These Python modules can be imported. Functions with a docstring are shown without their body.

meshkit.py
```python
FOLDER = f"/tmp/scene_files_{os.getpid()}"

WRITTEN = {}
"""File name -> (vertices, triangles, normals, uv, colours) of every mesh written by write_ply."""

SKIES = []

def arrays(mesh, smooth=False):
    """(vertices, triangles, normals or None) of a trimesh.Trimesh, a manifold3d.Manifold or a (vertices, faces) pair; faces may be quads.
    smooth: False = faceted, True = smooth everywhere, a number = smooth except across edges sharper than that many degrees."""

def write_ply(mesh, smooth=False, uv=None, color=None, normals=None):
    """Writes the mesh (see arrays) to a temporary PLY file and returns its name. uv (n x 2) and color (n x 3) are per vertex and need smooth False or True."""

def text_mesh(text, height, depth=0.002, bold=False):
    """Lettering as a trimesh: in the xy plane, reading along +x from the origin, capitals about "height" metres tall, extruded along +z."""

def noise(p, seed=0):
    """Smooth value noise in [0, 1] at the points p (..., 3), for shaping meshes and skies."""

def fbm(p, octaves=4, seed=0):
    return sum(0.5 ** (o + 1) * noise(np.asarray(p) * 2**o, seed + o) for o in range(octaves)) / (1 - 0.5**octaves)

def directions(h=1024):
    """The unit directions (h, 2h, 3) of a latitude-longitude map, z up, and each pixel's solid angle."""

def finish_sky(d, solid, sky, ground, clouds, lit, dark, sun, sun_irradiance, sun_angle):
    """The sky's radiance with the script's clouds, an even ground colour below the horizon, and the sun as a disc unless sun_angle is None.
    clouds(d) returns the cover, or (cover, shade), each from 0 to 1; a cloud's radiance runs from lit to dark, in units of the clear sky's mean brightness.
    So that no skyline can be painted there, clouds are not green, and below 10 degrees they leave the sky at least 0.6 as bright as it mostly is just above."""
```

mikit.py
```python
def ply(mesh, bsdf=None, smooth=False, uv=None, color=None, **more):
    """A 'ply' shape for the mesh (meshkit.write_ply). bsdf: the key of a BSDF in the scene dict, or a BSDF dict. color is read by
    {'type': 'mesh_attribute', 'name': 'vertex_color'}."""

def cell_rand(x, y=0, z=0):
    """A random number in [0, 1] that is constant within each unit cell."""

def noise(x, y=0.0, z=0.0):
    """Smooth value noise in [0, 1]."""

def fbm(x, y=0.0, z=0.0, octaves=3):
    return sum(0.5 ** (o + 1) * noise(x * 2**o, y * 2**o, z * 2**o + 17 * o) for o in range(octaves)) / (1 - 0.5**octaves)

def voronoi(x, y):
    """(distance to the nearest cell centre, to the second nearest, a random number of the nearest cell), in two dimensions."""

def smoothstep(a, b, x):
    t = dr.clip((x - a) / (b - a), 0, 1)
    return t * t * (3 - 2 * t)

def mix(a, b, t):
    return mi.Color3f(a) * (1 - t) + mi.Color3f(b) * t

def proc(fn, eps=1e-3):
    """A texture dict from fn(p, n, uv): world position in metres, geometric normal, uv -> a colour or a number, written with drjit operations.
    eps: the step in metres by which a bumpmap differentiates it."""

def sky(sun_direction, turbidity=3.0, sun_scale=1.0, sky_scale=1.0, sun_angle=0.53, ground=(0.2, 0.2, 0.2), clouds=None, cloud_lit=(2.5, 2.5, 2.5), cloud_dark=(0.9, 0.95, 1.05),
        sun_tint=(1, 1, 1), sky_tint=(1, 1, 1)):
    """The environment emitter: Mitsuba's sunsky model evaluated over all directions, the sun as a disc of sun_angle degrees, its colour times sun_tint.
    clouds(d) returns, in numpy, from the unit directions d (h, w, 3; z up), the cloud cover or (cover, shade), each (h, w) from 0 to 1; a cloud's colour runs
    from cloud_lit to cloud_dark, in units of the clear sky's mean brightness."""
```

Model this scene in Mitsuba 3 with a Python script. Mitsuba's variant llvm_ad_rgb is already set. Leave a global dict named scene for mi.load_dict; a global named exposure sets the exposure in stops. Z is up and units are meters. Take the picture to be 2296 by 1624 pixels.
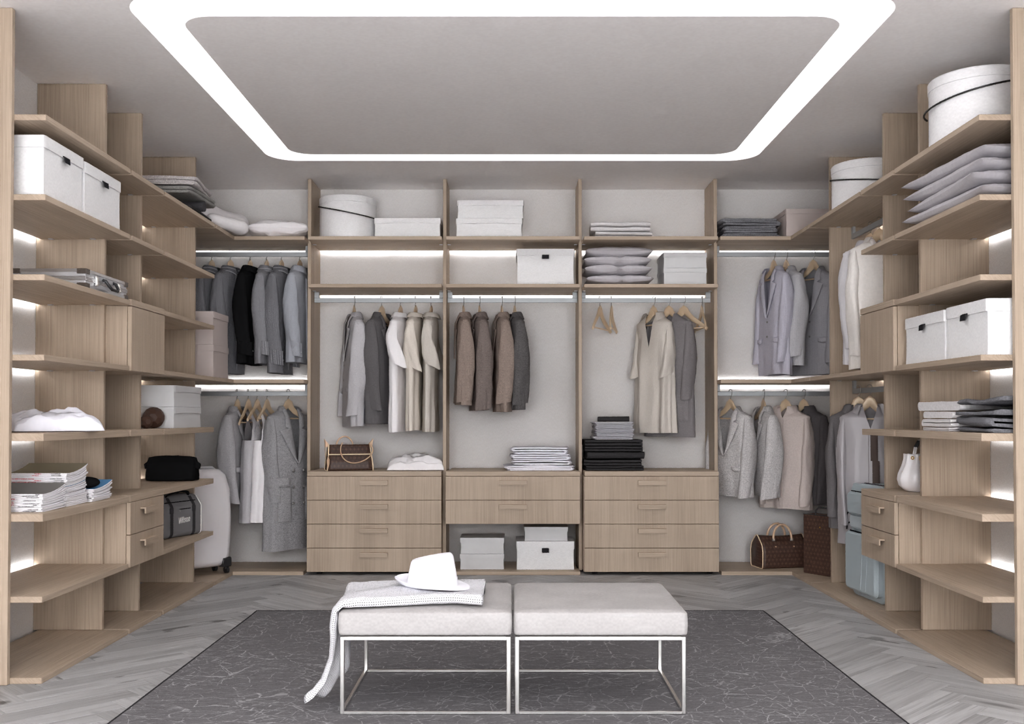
import math, random
import numpy as np, trimesh, mitsuba as mi, drjit as dr
import mikit, meshkit
from mikit import proc, noise, fbm, smoothstep, mix
from shapely.geometry import Polygon, LineString, box as sbox
from shapely import affinity

T = mi.ScalarTransform4f
scene, labels = {}, {}

# ---------------------------------------------------------------- camera, sky, area lights, exposure
PITCH, EYE, FOC = 0.0166, 1.1457, 2279.0
scene['camera'] = {'type': 'perspective', 'fov': math.degrees(2 * math.atan(1148 / FOC)), 'fov_axis': 'x',
                   'principal_point_offset_x': -1.0 / 2296, 'principal_point_offset_y': -(895.4 - 812) / 1624,
                   'to_world': T().look_at(origin=[0, 0, EYE], target=[0, math.cos(PITCH), EYE + math.sin(PITCH)], up=[0, 0, 1])}
exposure = -0.62
SKY, RING, LED = 12.0, 4.5, 36.0
scene['sky'] = mikit.sky([0.2, 0.6, 0.75], sun_scale=0.0, sky_scale=SKY / 0.0927, clouds=lambda d: d[..., 0] * 0 + 1.0,
                         cloud_lit=(1.0, 1.0, 1.02), cloud_dark=(1, 1, 1), ground=(0.9, 0.9, 0.9))
CEIL = 2.901

# ---------------------------------------------------------------- helpers
_count = {}
def numbered(name):
    n = _count.get(name, 0); _count[name] = n + 1
    return name if n == 0 else f'{name}_{n:03d}'

def lin(c):
    c = np.asarray(c, float) / 255
    return [float(x) for x in np.where(c <= 0.04045, c / 12.92, ((c + 0.055) / 1.055) ** 2.4)]

def xf(loc=(0, 0, 0), rz=0.0, rx=0.0, ry=0.0):
    """loc, then rotations in degrees (z after y after x)"""
    M = trimesh.transformations.euler_matrix(*np.radians([rx, ry, rz]), 'sxyz'); M[:3, 3] = loc
    return M

def tm(m):
    if isinstance(m, trimesh.Trimesh): return m
    v, f = np.asarray(m[0], float), np.asarray(m[1], int)
    if f.shape[1] == 4: f = np.vstack([f[:, [0, 1, 2]], f[:, [0, 2, 3]]])
    return trimesh.Trimesh(v, f, process=False)

def cat(*ms): return trimesh.util.concatenate([tm(m) for m in ms])
def moved(m, M): m = tm(m).copy(); m.apply_transform(M); return m

class Thing:
    def __init__(self, name, label, category, group=None, M=None, kind=None):
        self.key = numbered(name); self.M = np.eye(4) if M is None else M
        if kind: labels[self.key] = {'kind': kind, 'label': label}
        else: labels[self.key] = {'label': label, 'category': category}
        if group: labels[self.key]['group'] = group
    def put(self, key, mesh, mat, smooth=False, uv=None, **more):
        m = tm(mesh)
        scene[key] = mikit.ply((np.asarray(trimesh.transform_points(m.vertices, self.M)), m.faces) if uv is not None or True else m, mat, smooth=smooth, uv=uv, **more)
        return key
    def part(self, name, mesh, mat, smooth=False, uv=None, under=None, label=None, kind=None, **more):
        key = numbered((under or self.key) + '__' + name)
        self.put(key, mesh, mat, smooth, uv, **more)
        if label: labels.setdefault(key, {})['label'] = label
        if kind: labels.setdefault(key, {})['kind'] = kind
        return key
    def solo(self, mesh, mat, smooth=False, uv=None, **more): return self.put(self.key, mesh, mat, smooth, uv, **more)

def bx(x0, x1, y0, y1, z0, z1, c=0.0015):
    """box with chamfered edges"""
    x0, x1 = min(x0, x1), max(x0, x1); y0, y1 = min(y0, y1), max(y0, y1)
    lo, hi = np.array([x0, y0, z0]), np.array([x1, y1, z1]); c = min(c, 0.45 * (hi - lo).min())
    P = []
    for s in np.ndindex(2, 2, 2):
        k = np.where(np.array(s) > 0, hi, lo); d = np.where(np.array(s) > 0, -c, c)
        for a in range(3):
            q = k + d; q[a] = k[a]; P.append(q)
    return trimesh.Trimesh(P).convex_hull

def cyl(p0, p1, r, n=20, r1=None): return tube([p0, p1], r if r1 is None else [r, r1], n)

def tube(path, r, n=10, ry=None, up=(0, 0, 1), cap=True):
    """round (or elliptical) tube along a path; r may vary"""
    P = np.asarray(path, float); N = len(P); r = np.broadcast_to(r, (N,)); ry = r if ry is None else np.broadcast_to(ry, (N,))
    tan = np.gradient(P, axis=0); tan /= np.linalg.norm(tan, axis=1, keepdims=True) + 1e-12
    u = np.asarray(up, float); V = []
    if abs(tan[0] @ u) > 0.95: u = np.array([1.0, 0, 0])
    a = np.arange(n) * 2 * np.pi / n
    for i in range(N):
        u = u - tan[i] * (u @ tan[i]); u /= np.linalg.norm(u) + 1e-12; w = np.cross(tan[i], u)
        V.append(P[i] + np.outer(np.cos(a) * r[i], w) + np.outer(np.sin(a) * ry[i], u))
    return rings(np.array(V), cap, cap)

def rings(V, cap0=False, cap1=False, closed=True):
    """surface over rings V (N, n, 3)"""
    N, n = V.shape[:2]; v = V.reshape(-1, 3)
    i, j = np.meshgrid(np.arange(N - 1), np.arange(n if closed else n - 1), indexing='ij'); k = (j + 1) % n
    f = np.stack([i * n + j, i * n + k, (i + 1) * n + k, (i + 1) * n + j], -1).reshape(-1, 4)
    f = np.vstack([f[:, [0, 1, 2]], f[:, [0, 2, 3]]])
    for on, row, rev in ((cap0, 0, True), (cap1, N - 1, False)):
        if on:
            c = len(v); v = np.vstack([v, V[row].mean(0)]); q = np.arange(n); t = np.stack([row * n + q, row * n + (q + 1) % n, q * 0 + c], 1)
            f = np.vstack([f, t[:, ::-1] if rev else t])
    return trimesh.Trimesh(v, f, process=False)

def prism(poly, h, axis='z'):
    """extrude a shapely polygon (or points) by h along an axis: z: (x,y); y: (x,z); x: (y,z)"""
    poly = Polygon(poly) if not hasattr(poly, 'exterior') else poly
    m = trimesh.creation.extrude_polygon(poly, h, engine='earcut')
    if axis == 'y': m.vertices = m.vertices[:, [0, 2, 1]]; m.invert()
    if axis == 'x': m.vertices = m.vertices[:, [2, 0, 1]]
    return m

def lathe(prof, n=48, sx=1.0, sy=1.0):
    p = np.asarray(prof, float); a = np.arange(n) * 2 * np.pi / n
    V = np.stack([np.outer(p[:, 0], np.cos(a)) * sx, np.outer(p[:, 0], np.sin(a)) * sy, np.outer(p[:, 1], np.ones(n))], -1)
    return rings(V)

def rrect(w, h, r, n=6): return sbox(-w / 2 + r, -h / 2 + r, w / 2 - r, h / 2 - r).buffer(r, quad_segs=n)

def resample(ring, n):
    ls = LineString(ring); return np.array([ls.interpolate(t, normalized=True).coords[0] for t in np.arange(n) / n])

# ---------------------------------------------------------------- materials
def diffuse(name, rgb, two=True):
    d = {'type': 'diffuse', 'reflectance': {'type': 'rgb', 'value': lin(rgb)}}
    scene[name] = {'type': 'twosided', 'b': d} if two else d
def princ(name, rgb, rough=0.5, metallic=0.0, spec=0.5, **k):
    c = {'type': 'rgb', 'value': lin(rgb)} if not isinstance(rgb, dict) else rgb
    scene[name] = {'type': 'twosided', 'b': {'type': 'principled', 'base_color': c, 'roughness': rough, 'metallic': metallic, 'specular': spec, **k}}

W_D, W_L = lin((146, 129, 112)), lin((174, 157, 139))
def wood_fn(axis):
    def fn(p, n, uv):
        q = [p.x, p.y, p.z]; l = q.pop(axis); a, b = q
        s = a + b * 0.97
        warp = (noise(a * 6, b * 6, l * 1.3) - 0.5) * 0.02
        n1 = fbm((s + warp) * 170, b * 60, l * 2.5, 2); n2 = noise(s * 420, b * 300, l * 7); n3 = noise((s + warp * 2) * 14, b * 9 + 3, l * 0.9)
        t = dr.clip(0.40 * n1 + 0.28 * n2 + 0.32 * n3 + 0.03, 0, 1)
        return mix(W_D, W_L, smoothstep(0.12, 0.88, t))
    return fn
for i, nm in enumerate(('wood_x', 'wood_y', 'wood_z')):
    scene[nm] = {'type': 'twosided', 'b': {'type': 'principled', 'base_color': proc(wood_fn(i)), 'roughness': 0.55, 'specular': 0.3}}

def plaster(p, n, uv):
    t = 0.6 * fbm(p.x * 240, p.y * 240, p.z * 240, 2) + 0.4 * noise(p.x * 3, p.y * 3, p.z * 3)
    return mix(lin((206, 203, 201)), lin((221, 219, 218)), smoothstep(0.2, 0.8, t))
scene['plaster'] = {'type': 'twosided', 'b': {'type': 'diffuse', 'reflectance': proc(plaster)}}
def ceil_fn(p, n, uv):
    t = fbm(p.x * 70, p.y * 70, p.z * 70, 2)
    return mix(lin((238, 235, 234)), lin((245, 243, 242)), t)
scene['ceiling_paint'] = {'type': 'twosided', 'b': {'type': 'diffuse', 'reflectance': proc(ceil_fn)}}

def plank_fn(p, n, uv):
    a, c = uv.x, uv.y                                     # metres along (+ the plank's own offset) and across the plank
    idn = dr.floor(c / 10.0); cc = c - idn * 10.0         # plank number kept in the offset
    tone = mikit.cell_rand(idn, 5)
    g = fbm(cc * 75, a * 3.0, idn, 3); fine = noise(cc * 300, a * 7, idn); blot = noise(cc * 14, a * 2.2, idn + 7)
    t = dr.clip(0.30 + 0.42 * (g - 0.5) + 0.16 * (fine - 0.5) + 0.55 * (tone - 0.35) + 0.55 * (blot - 0.45), 0, 1)
    kx, ky = noise(a * 4.5, idn, 3.0), noise(cc * 16, a * 9, idn + 3)
    knot = smoothstep(0.80, 0.9, kx * 0.5 + ky * 0.5)
    dark = smoothstep(0.62, 0.9, blot * 0.6 + g * 0.5)
    c0 = mix(lin((132, 131, 131)), lin((184, 184, 185)), t)
    return mix(c0, lin((86, 84, 83)), dr.clip(0.55 * dark + 0.7 * knot, 0, 1))
scene['plank_wood'] = {'type': 'twosided', 'b': {'type': 'principled', 'base_color': proc(plank_fn), 'roughness': 0.5, 'specular': 0.35}}

def rug_fn(p, n, uv):
    wx = p.x + 0.12 * (noise(p.x * 2.4, p.y * 2.4, 1.0) - 0.5) + 0.015 * noise(p.x * 25, p.y * 25, 4.0); wy = p.y + 0.12 * (noise(p.x * 2.4, p.y * 2.4, 9.0) - 0.5) + 0.015 * noise(p.x * 25, p.y * 25, 7.0)
    line = mi.Float(0)
    for k, (an, sc, of) in enumerate(((0.5, 4.6, 0.0), (-0.6, 3.4, 5.0), (1.3, 6.0, 9.0), (0.1, 8.0, 14.0))):
        u = wx * math.cos(an) + wy * math.sin(an); v = -wx * math.sin(an) + wy * math.cos(an)
        d1, d2, _ = mikit.voronoi(u * sc + of, v * sc * 2.0 + of)
        br = smoothstep(0.22, 0.60, noise(p.x * 5 + of, p.y * 5, of)) * smoothstep(0.22, 0.55, noise(p.x * 70, p.y * 90, of))
        line = dr.maximum(line, (1 - smoothstep(0.0, 0.009 * sc, d2 - d1)) * br * (0.95 - 0.12 * k))
    gr = fbm(p.x * 160, p.y * 300, 0.0, 2); st = noise(p.x * 22, p.y * 160, 2.0)
    base = mix(lin((88, 86, 88)), lin((122, 120, 122)), 0.6 * gr + 0.4 * st)
    return mix(base, lin((172, 171, 173)), line * 0.9)
scene['rug_pile'] = {'type': 'twosided', 'b': {'type': 'diffuse', 'reflectance': proc(rug_fn)}}
diffuse('rug_edge', (52, 51, 53))

# one cloth material for all woven things: the palette entry is kept in the tens of uv.x, metres in the rest
PAL = []
def cloth(rgb, melange=0.12, scale=220.0, stripe=0.0, pitch=0.012, stripe_rgb=None):
    PAL.append((lin(rgb), melange, scale, stripe, pitch, lin(stripe_rgb or (200, 200, 205)))); return len(PAL) - 1
def cloth_fn(p, n, uv):
    k = mi.UInt32(dr.floor(uv.x / 10.0)); u = uv.x - 10.0 * dr.floor(uv.x / 10.0) - 5.0; v = uv.y
    def pick(vals): return dr.gather(mi.Float, mi.Float([float(x) for x in vals]), k)
    col = mi.Color3f(*[pick([c[0][i] for c in PAL]) for i in range(3)]); scol = mi.Color3f(*[pick([c[5][i] for c in PAL]) for i in range(3)])
    mel, sc, st, pitch = [pick([c[i] for c in PAL]) for i in (1, 2, 3, 4)]
    m = noise(u * sc, v * sc, 0.0) * 0.6 + noise(u * sc * 0.4, v * sc * 2.0, 3.0) * 0.4
    col = col * (1 + mel * 2.6 * (m - 0.5))
    w = dr.abs(u / pitch - dr.floor(u / pitch) - 0.5)
    return mix(col, scol, st * smoothstep(0.30, 0.42, w))
scene['cloth'] = {'type': 'twosided', 'b': {'type': 'diffuse', 'reflectance': proc(cloth_fn)}}

def motif(u, v):
    """faint repeat print of a coated canvas: lattice of small stars, flowers in rings and interlaced letters; u, v in metres"""
    s = 0.030
    a, b = u / s, v / s
    row = dr.floor(b); fx = a + 0.5 * (row - 2 * dr.floor(row / 2)); col = dr.floor(fx)
    x = fx - col - 0.5; y = b - row - 0.5
    kind = row - 3 * dr.floor(row / 3)
    r = dr.sqrt(x * x + y * y); th = dr.atan2(y, x)
    star = smoothstep(0.04, 0.0, r - (0.13 + 0.22 * dr.abs(dr.cos(2 * th)) ** 4))
    ring = smoothstep(0.05, 0.0, dr.abs(r - 0.30)) + smoothstep(0.03, 0.0, r - (0.07 + 0.13 * dr.abs(dr.cos(2 * th + math.pi / 2)) ** 2))
    def seg(x0, y0, x1, y1, w):
        dx, dy = x1 - x0, y1 - y0; t = dr.clip(((x - x0) * dx + (y - y0) * dy) / (dx * dx + dy * dy), 0, 1)
        return smoothstep(w, w * 0.5, dr.sqrt((x - x0 - t * dx) ** 2 + (y - y0 - t * dy) ** 2))
    letter = dr.maximum(dr.maximum(seg(-0.22, 0.20, -0.34, -0.32, 0.09), seg(-0.34, -0.32, 0.02, -0.32, 0.09)), dr.maximum(seg(-0.12, 0.32, 0.08, -0.22, 0.10), seg(0.08, -0.22, 0.32, 0.32, 0.08)))
    odd = dr.floor(fx * 0.5) * 2 == col
    return dr.select(kind == 0, dr.select(odd, letter, ring), star)
def mono_fn(p, n, uv):
    return mix(mix(lin((54, 37, 31)), lin((64, 44, 37)), fbm(uv.x * 60, uv.y * 60, 0.0, 2)), lin((112, 84, 62)), 0.32 * dr.clip(motif(uv.x, uv.y), 0, 1))
princ('canvas_print', proc(mono_fn), 0.5, spec=0.4)

def knit_fn(p, n, uv):
    u, v = uv.x / 0.0085, uv.y / 0.0062
    row = dr.floor(v); x = u + 0.5 * (row - 2 * dr.floor(row / 2)); x = x - dr.floor(x) - 0.5; y = v - row - 0.5
    hole = smoothstep(0.34, 0.16, dr.sqrt(x * x * 1.0 + y * y * 1.6))
    return mix(lin((222, 222, 226)), lin((70, 69, 72)), hole)
scene['knit'] = {'type': 'twosided', 'b': {'type': 'diffuse', 'reflectance': proc(knit_fn)}}
def seat_fn(p, n, uv):
    t = fbm(p.x * 130, p.y * 130, p.z * 130, 2) * 0.6 + 0.4 * noise(p.x * 12, p.y * 12, p.z * 12)
    return mix(lin((146, 143, 142)), lin((172, 169, 168)), t)
princ('seat_leather', proc(seat_fn), 0.5, spec=0.35)
def paper_fn(p, n, uv):
    t = fbm(p.x * 120, p.y * 120, p.z * 120, 2)
    return mix(lin((220, 220, 221)), lin((234, 234, 235)), t)
scene['white_card'] = {'type': 'twosided', 'b': {'type': 'diffuse', 'reflectance': proc(paper_fn)}}
diffuse('grey_card', (205, 205, 206)); diffuse('pink_card', (196, 184, 180)); diffuse('tag_black', (38, 38, 40))
princ('alu_rail', (160, 164, 166), 0.5, 0.3); princ('chrome', (240, 239, 236), 0.30, 1.0); princ('alu', (214, 214, 216), 0.28, 0.85); princ('alu_soft', (196, 197, 200), 0.4, 0.6)
princ('dark_metal', (92, 84, 78), 0.35, 0.7); princ('black_plastic', (26, 26, 27), 0.4); princ('black_cord', (18, 18, 18), 0.35)
princ('hanger_wood', (220, 196, 166), 0.4, spec=0.4); princ('hook_metal', (120, 116, 112), 0.3, 0.9)
princ('white_shell', (222, 219, 222), 0.35, spec=0.5); princ('white_leather', (236, 234, 236), 0.42); princ('tan_leather', (214, 182, 152), 0.5); princ('cream_piping', (236, 216, 186), 0.5)
princ('brown_ball', (62, 43, 34), 0.6, spec=0.25); princ('gold', (190, 150, 70), 0.3, 0.9)
diffuse('page_white', (232, 231, 234)); diffuse('black_ink', (34, 34, 36)); diffuse('red_ink', (186, 40, 56)); diffuse('cover_grey', (120, 118, 116)); diffuse('cover_blue', (86, 132, 172)); diffuse('cover_olive', (128, 120, 102)); diffuse('black_cover', (24, 24, 26))
diffuse('black_fabric', (20, 20, 21)); diffuse('grey_nylon', (106, 105, 106)); diffuse('dark_webbing', (54, 53, 54)); diffuse('bag_dark', (60, 59, 60)); diffuse('white_print', (240, 240, 240))
princ('grey_leather', (158, 154, 157), 0.45, spec=0.45); diffuse('strap_brown', (82, 72, 68)); diffuse('blue_nylon', (170, 181, 186)); diffuse('blue_trim', (188, 198, 203)); diffuse('plum_dark', (44, 36, 42)); diffuse('zip_black', (22, 22, 24))
diffuse('hat_felt', (238, 238, 244)); diffuse('led_housing', (230, 230, 230)); diffuse('white_paint', (238, 238, 238))
princ('button_grey', (120, 118, 118), 0.35); princ('button_white', (235, 235, 235), 0.3); diffuse('foot_black', (24, 24, 24))
diffuse('frame_grey', (180, 180, 180))
# ---------------------------------------------------------------- the room
XW, YW, YR = 2.5085, 7.849, -1.2          # side walls, back wall, rear wall (behind the camera)
def struct(name, mesh, mat, **k):
    t = Thing(name, name.replace('_', ' '), None, kind='structure'); t.solo(mesh, mat, **k); return t
labels_text = {'wall_back': 'pale grey plaster wall behind the wardrobe bays', 'wall_left': 'pale plaster wall behind the left shelving', 'wall_right': 'pale plaster wall behind the right shelving',
               'wall_rear': 'plaster wall with a wide window opening, behind the viewpoint', 'ceiling': 'pale ceiling with a rounded light slot', 'floor': 'grey washed herringbone wood floor', 'window_1': 'wide window frame in the rear wall'}
struct('wall_back', bx(-XW, XW, YW, YW + .1, -.06, CEIL + .25), 'plaster')
struct('wall_left', bx(-XW - .1, -XW, YR - .1, YW + .1, -.06, CEIL + .25), 'plaster')
struct('wall_right', bx(XW, XW + .1, YR - .1, YW + .1, -.06, CEIL + .25), 'plaster')
wo = (-2.3, 2.3, 0.08, 2.80)
struct('wall_rear', cat(bx(-XW, wo[0], YR - .1, YR, 0, CEIL + .25), bx(wo[1], XW, YR - .1, YR, 0, CEIL + .25), bx(wo[0], wo[1], YR - .1, YR, 0, wo[2]), bx(wo[0], wo[1], YR - .1, YR, wo[3], CEIL + .25)), 'plaster')
struct('window_1', cat(bx(wo[0], wo[0] + .06, YR - .09, YR - .03, wo[2], wo[3]), bx(wo[1] - .06, wo[1], YR - .09, YR - .03, wo[2], wo[3]), bx(wo[0], wo[1], YR - .09, YR - .03, wo[2], wo[2] + .06), bx(wo[0], wo[1], YR - .09, YR - .03, wo[3] - .06, wo[3]), bx(-.03, .03, YR - .09, YR - .03, wo[2], wo[3])), 'white_paint')
# ceiling with a rounded slot and the panel hung flush inside it
cy = (4.20 + 6.963) / 2
hole = affinity.translate(rrect(2 * 1.655, 6.963 - 4.20, .20, 10), 0, cy)
y0p, y1p = 4.436, 6.785
panel = affinity.translate(rrect(2 * 1.475, y1p - y0p, .14, 10), 0, (y0p + y1p) / 2)
slab = sbox(-XW, YR, XW, YW).difference(hole)
REC = 0.13
m = moved(prism(slab, REC), xf((0, 0, CEIL))); lid = bx(-XW, XW, YR, YW, CEIL + REC + .02, CEIL + REC + .06)
ce = struct('ceiling', cat(m, lid), 'ceiling_paint')
ce.part('hung_panel', moved(prism(panel, REC + .01), xf((0, 0, CEIL))), 'ceiling_paint', smooth=30)
cl = Thing('ceiling_light', 'white luminous strip running round the rounded slot in the ceiling', 'ceiling light')
band = hole.buffer(.003).difference(panel.buffer(-.003))
em = trimesh.creation.extrude_polygon(band, .01, engine='earcut'); em = moved(em, xf((0, 0, CEIL + REC - .004)))
keep = em.face_normals[:, 2] < -0.5
em = trimesh.Trimesh(em.vertices, em.faces[keep], process=False)
cl.solo(em, 'led_housing', emitter={'type': 'area', 'radiance': {'type': 'rgb', 'value': [RING, RING, RING * 1.01]}, 'sampling_weight': 14.0})

# floor: herringbone planks, each with its own edges
fl = struct('floor', bx(-XW, XW, YR, YW, -.06, -.012), 'plank_wood', uv=None)
PL, PW = 0.60, 0.12
r2 = math.sqrt(.5)
def plank_mesh(poly, along, pid):
    """polygon prism with a small chamfer, top at z = 0"""
    poly = Polygon(poly); top = poly.buffer(-.0022, join_style='mitre'); mid = poly.buffer(-.0006, join_style='mitre')
    if top.is_empty or top.geom_type != 'Polygon' or len(top.exterior.coords) != len(mid.exterior.coords): return None
    P, Q = np.array(mid.exterior.coords)[:-1], np.array(top.exterior.coords)[:-1]
    V = np.array([np.c_[P, P[:, 0] * 0 - .012], np.c_[P, P[:, 0] * 0 - .0014], np.c_[Q, Q[:, 0] * 0]])
    m = rings(V, False, True)
    a = m.vertices[:, :2] @ along; b = m.vertices[:, :2] @ np.array([-along[1], along[0]])
    c0 = poly.centroid; cb = c0.x * -along[1] + c0.y * along[0]
    return m, np.c_[a + (pid * 7.31) % 40, (b - cb) + 5 + 10 * pid]
room = sbox(-XW, YR, XW, YW)
planks = []
ea, eb = np.array([r2, r2]), np.array([-r2, r2]); off = np.array([-1.95, 0.03])
for st in range(-12, 13):
    for k in range(-70, 110):
        for kind in (0, 1):
            if kind == 0: A0, B0, A1, B1 = k * PW, k * PW, k * PW + PL, k * PW + PW
            else: A0, B0, A1, B1 = k * PW + PL, k * PW + PW - PL, k * PW + PL + PW, k * PW + PW
            A0 += st * PL; A1 += st * PL; B0 -= st * PL; B1 -= st * PL
            pts = [off + ea * a + eb * b for a, b in ((A0, B0), (A1, B0), (A1, B1), (A0, B1))]
            c = np.mean(pts, 0)
            if abs(c[0]) > XW + .3 or c[1] < YR - .3 or c[1] > YW + .3: continue
            q = Polygon(pts).intersection(room)
            if q.is_empty or q.area < .004: continue
            planks.append((c, q.exterior.coords[:-1], (ea, eb)[kind]))
def score(c):
    y = c[1]
    if y < 3.55 or y > 7.5 or abs(c[0]) > 2.25 or abs(c[0]) > y * .53: return 1e9
    return y + (3 if abs(c[0]) < 1.3 and y < 5.8 else 0)
planks.sort(key=lambda q: score(q[0]))
rest, restuv = [], []
for i, (c, pts, al) in enumerate(planks):
    r = plank_mesh(pts, al, i)
    if r is None: continue
    if i < 290 and score(c) < 1e8: fl.part('plank', r[0], 'plank_wood', uv=r[1])
    else: rest.append(r[0]); restuv.append(r[1])
fl.part('more_planks', cat(*rest), 'plank_wood', uv=np.vstack(restuv), kind='stuff', label='the rest of the grey herringbone planks')

# ---------------------------------------------------------------- shelving
XS, XD = 2.0127, 2.1473                  # front of the shelves, front of the uprights
D = [4.337, 5.337, 5.854, 6.854]         # uprights of the side units
UP, YS, YB = .025, 7.336, 7.489          # upright thickness, front of the back shelves, of the back uprights
def zb(k): return .346 * k
def zt(k): return .346 * k + (.034 if k in (2, 3) else .026)
GAP = .028
def led(owner, under, quad, n):
    v = np.array(quad, float); m = trimesh.Trimesh(v, [[0, 1, 2], [0, 2, 3]], process=False)
    if m.face_normals[0] @ np.array(n) < 0: m.invert()
    owner.part('light_strip', m, 'led_housing', under=under, label='glowing white light strip', emitter={'type': 'area', 'radiance': {'type': 'rgb', 'value': [LED, LED, LED]}, 'sampling_weight': .35})
def side_led(t, sh, s, y0, y1, k):
    z = (zb(k) + zt(k)) / 2; x = s * (XW - GAP + .001)
    led(t, sh, [(x, y0 + .01, z - .011), (x, y1 - .01, z - .011), (x, y1 - .01, z + .011), (x, y0 + .01, z + .011)], (s, 0, 0))
def clip(t, under, x, y, k): t.part('shelf_clip', bx(x - .012, x + .012, y - .012, y + .012, zb(k) - .004, zb(k), .001), 'alu_soft', under=under)
def side_shelf(t, s, m, k, light=True):
    y0, y1 = D[m] + UP + .001, D[m + 1] - .0005
    sh = t.part('shelf', bx(s * XS, s * (XW - GAP), y0, y1, zb(k), zt(k)), 'wood_y')
    if light: side_led(t, sh, s, y0, y1, k)
    if k > 3:
        for x in (2.20, 2.42): clip(t, sh, s * x, y1 - .02, k)
    return sh
def rail(t, p0, p1, zc, ztop, drop=(1, 1)):
    """flat clothes rail with a bracket plate up to the shelf at each end"""
    p0, p1 = np.array(p0), np.array(p1); ax = 0 if abs(p1[0] - p0[0]) > abs(p1[1] - p0[1]) else 1
    def b(a0, a1, z0, z1, w):
        c = p0[1 - ax]
        return bx(a0, a1, c - w, c + w, z0, z1) if ax == 0 else bx(c - w, c + w, a0, a1, z0, z1)
    r = t.part('clothes_rail', b(p0[ax], p1[ax], zc - .017, zc + .017, .008), 'alu_rail')
    e = .036
    for on, a0, a1 in ((drop[0], p0[ax], p0[ax] + e), (drop[1], p1[ax] - e, p1[ax])):
        if on: t.part('rail_bracket', b(a0, a1, zc + .017, ztop, .009), 'alu_rail', under=r)
    return r
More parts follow.
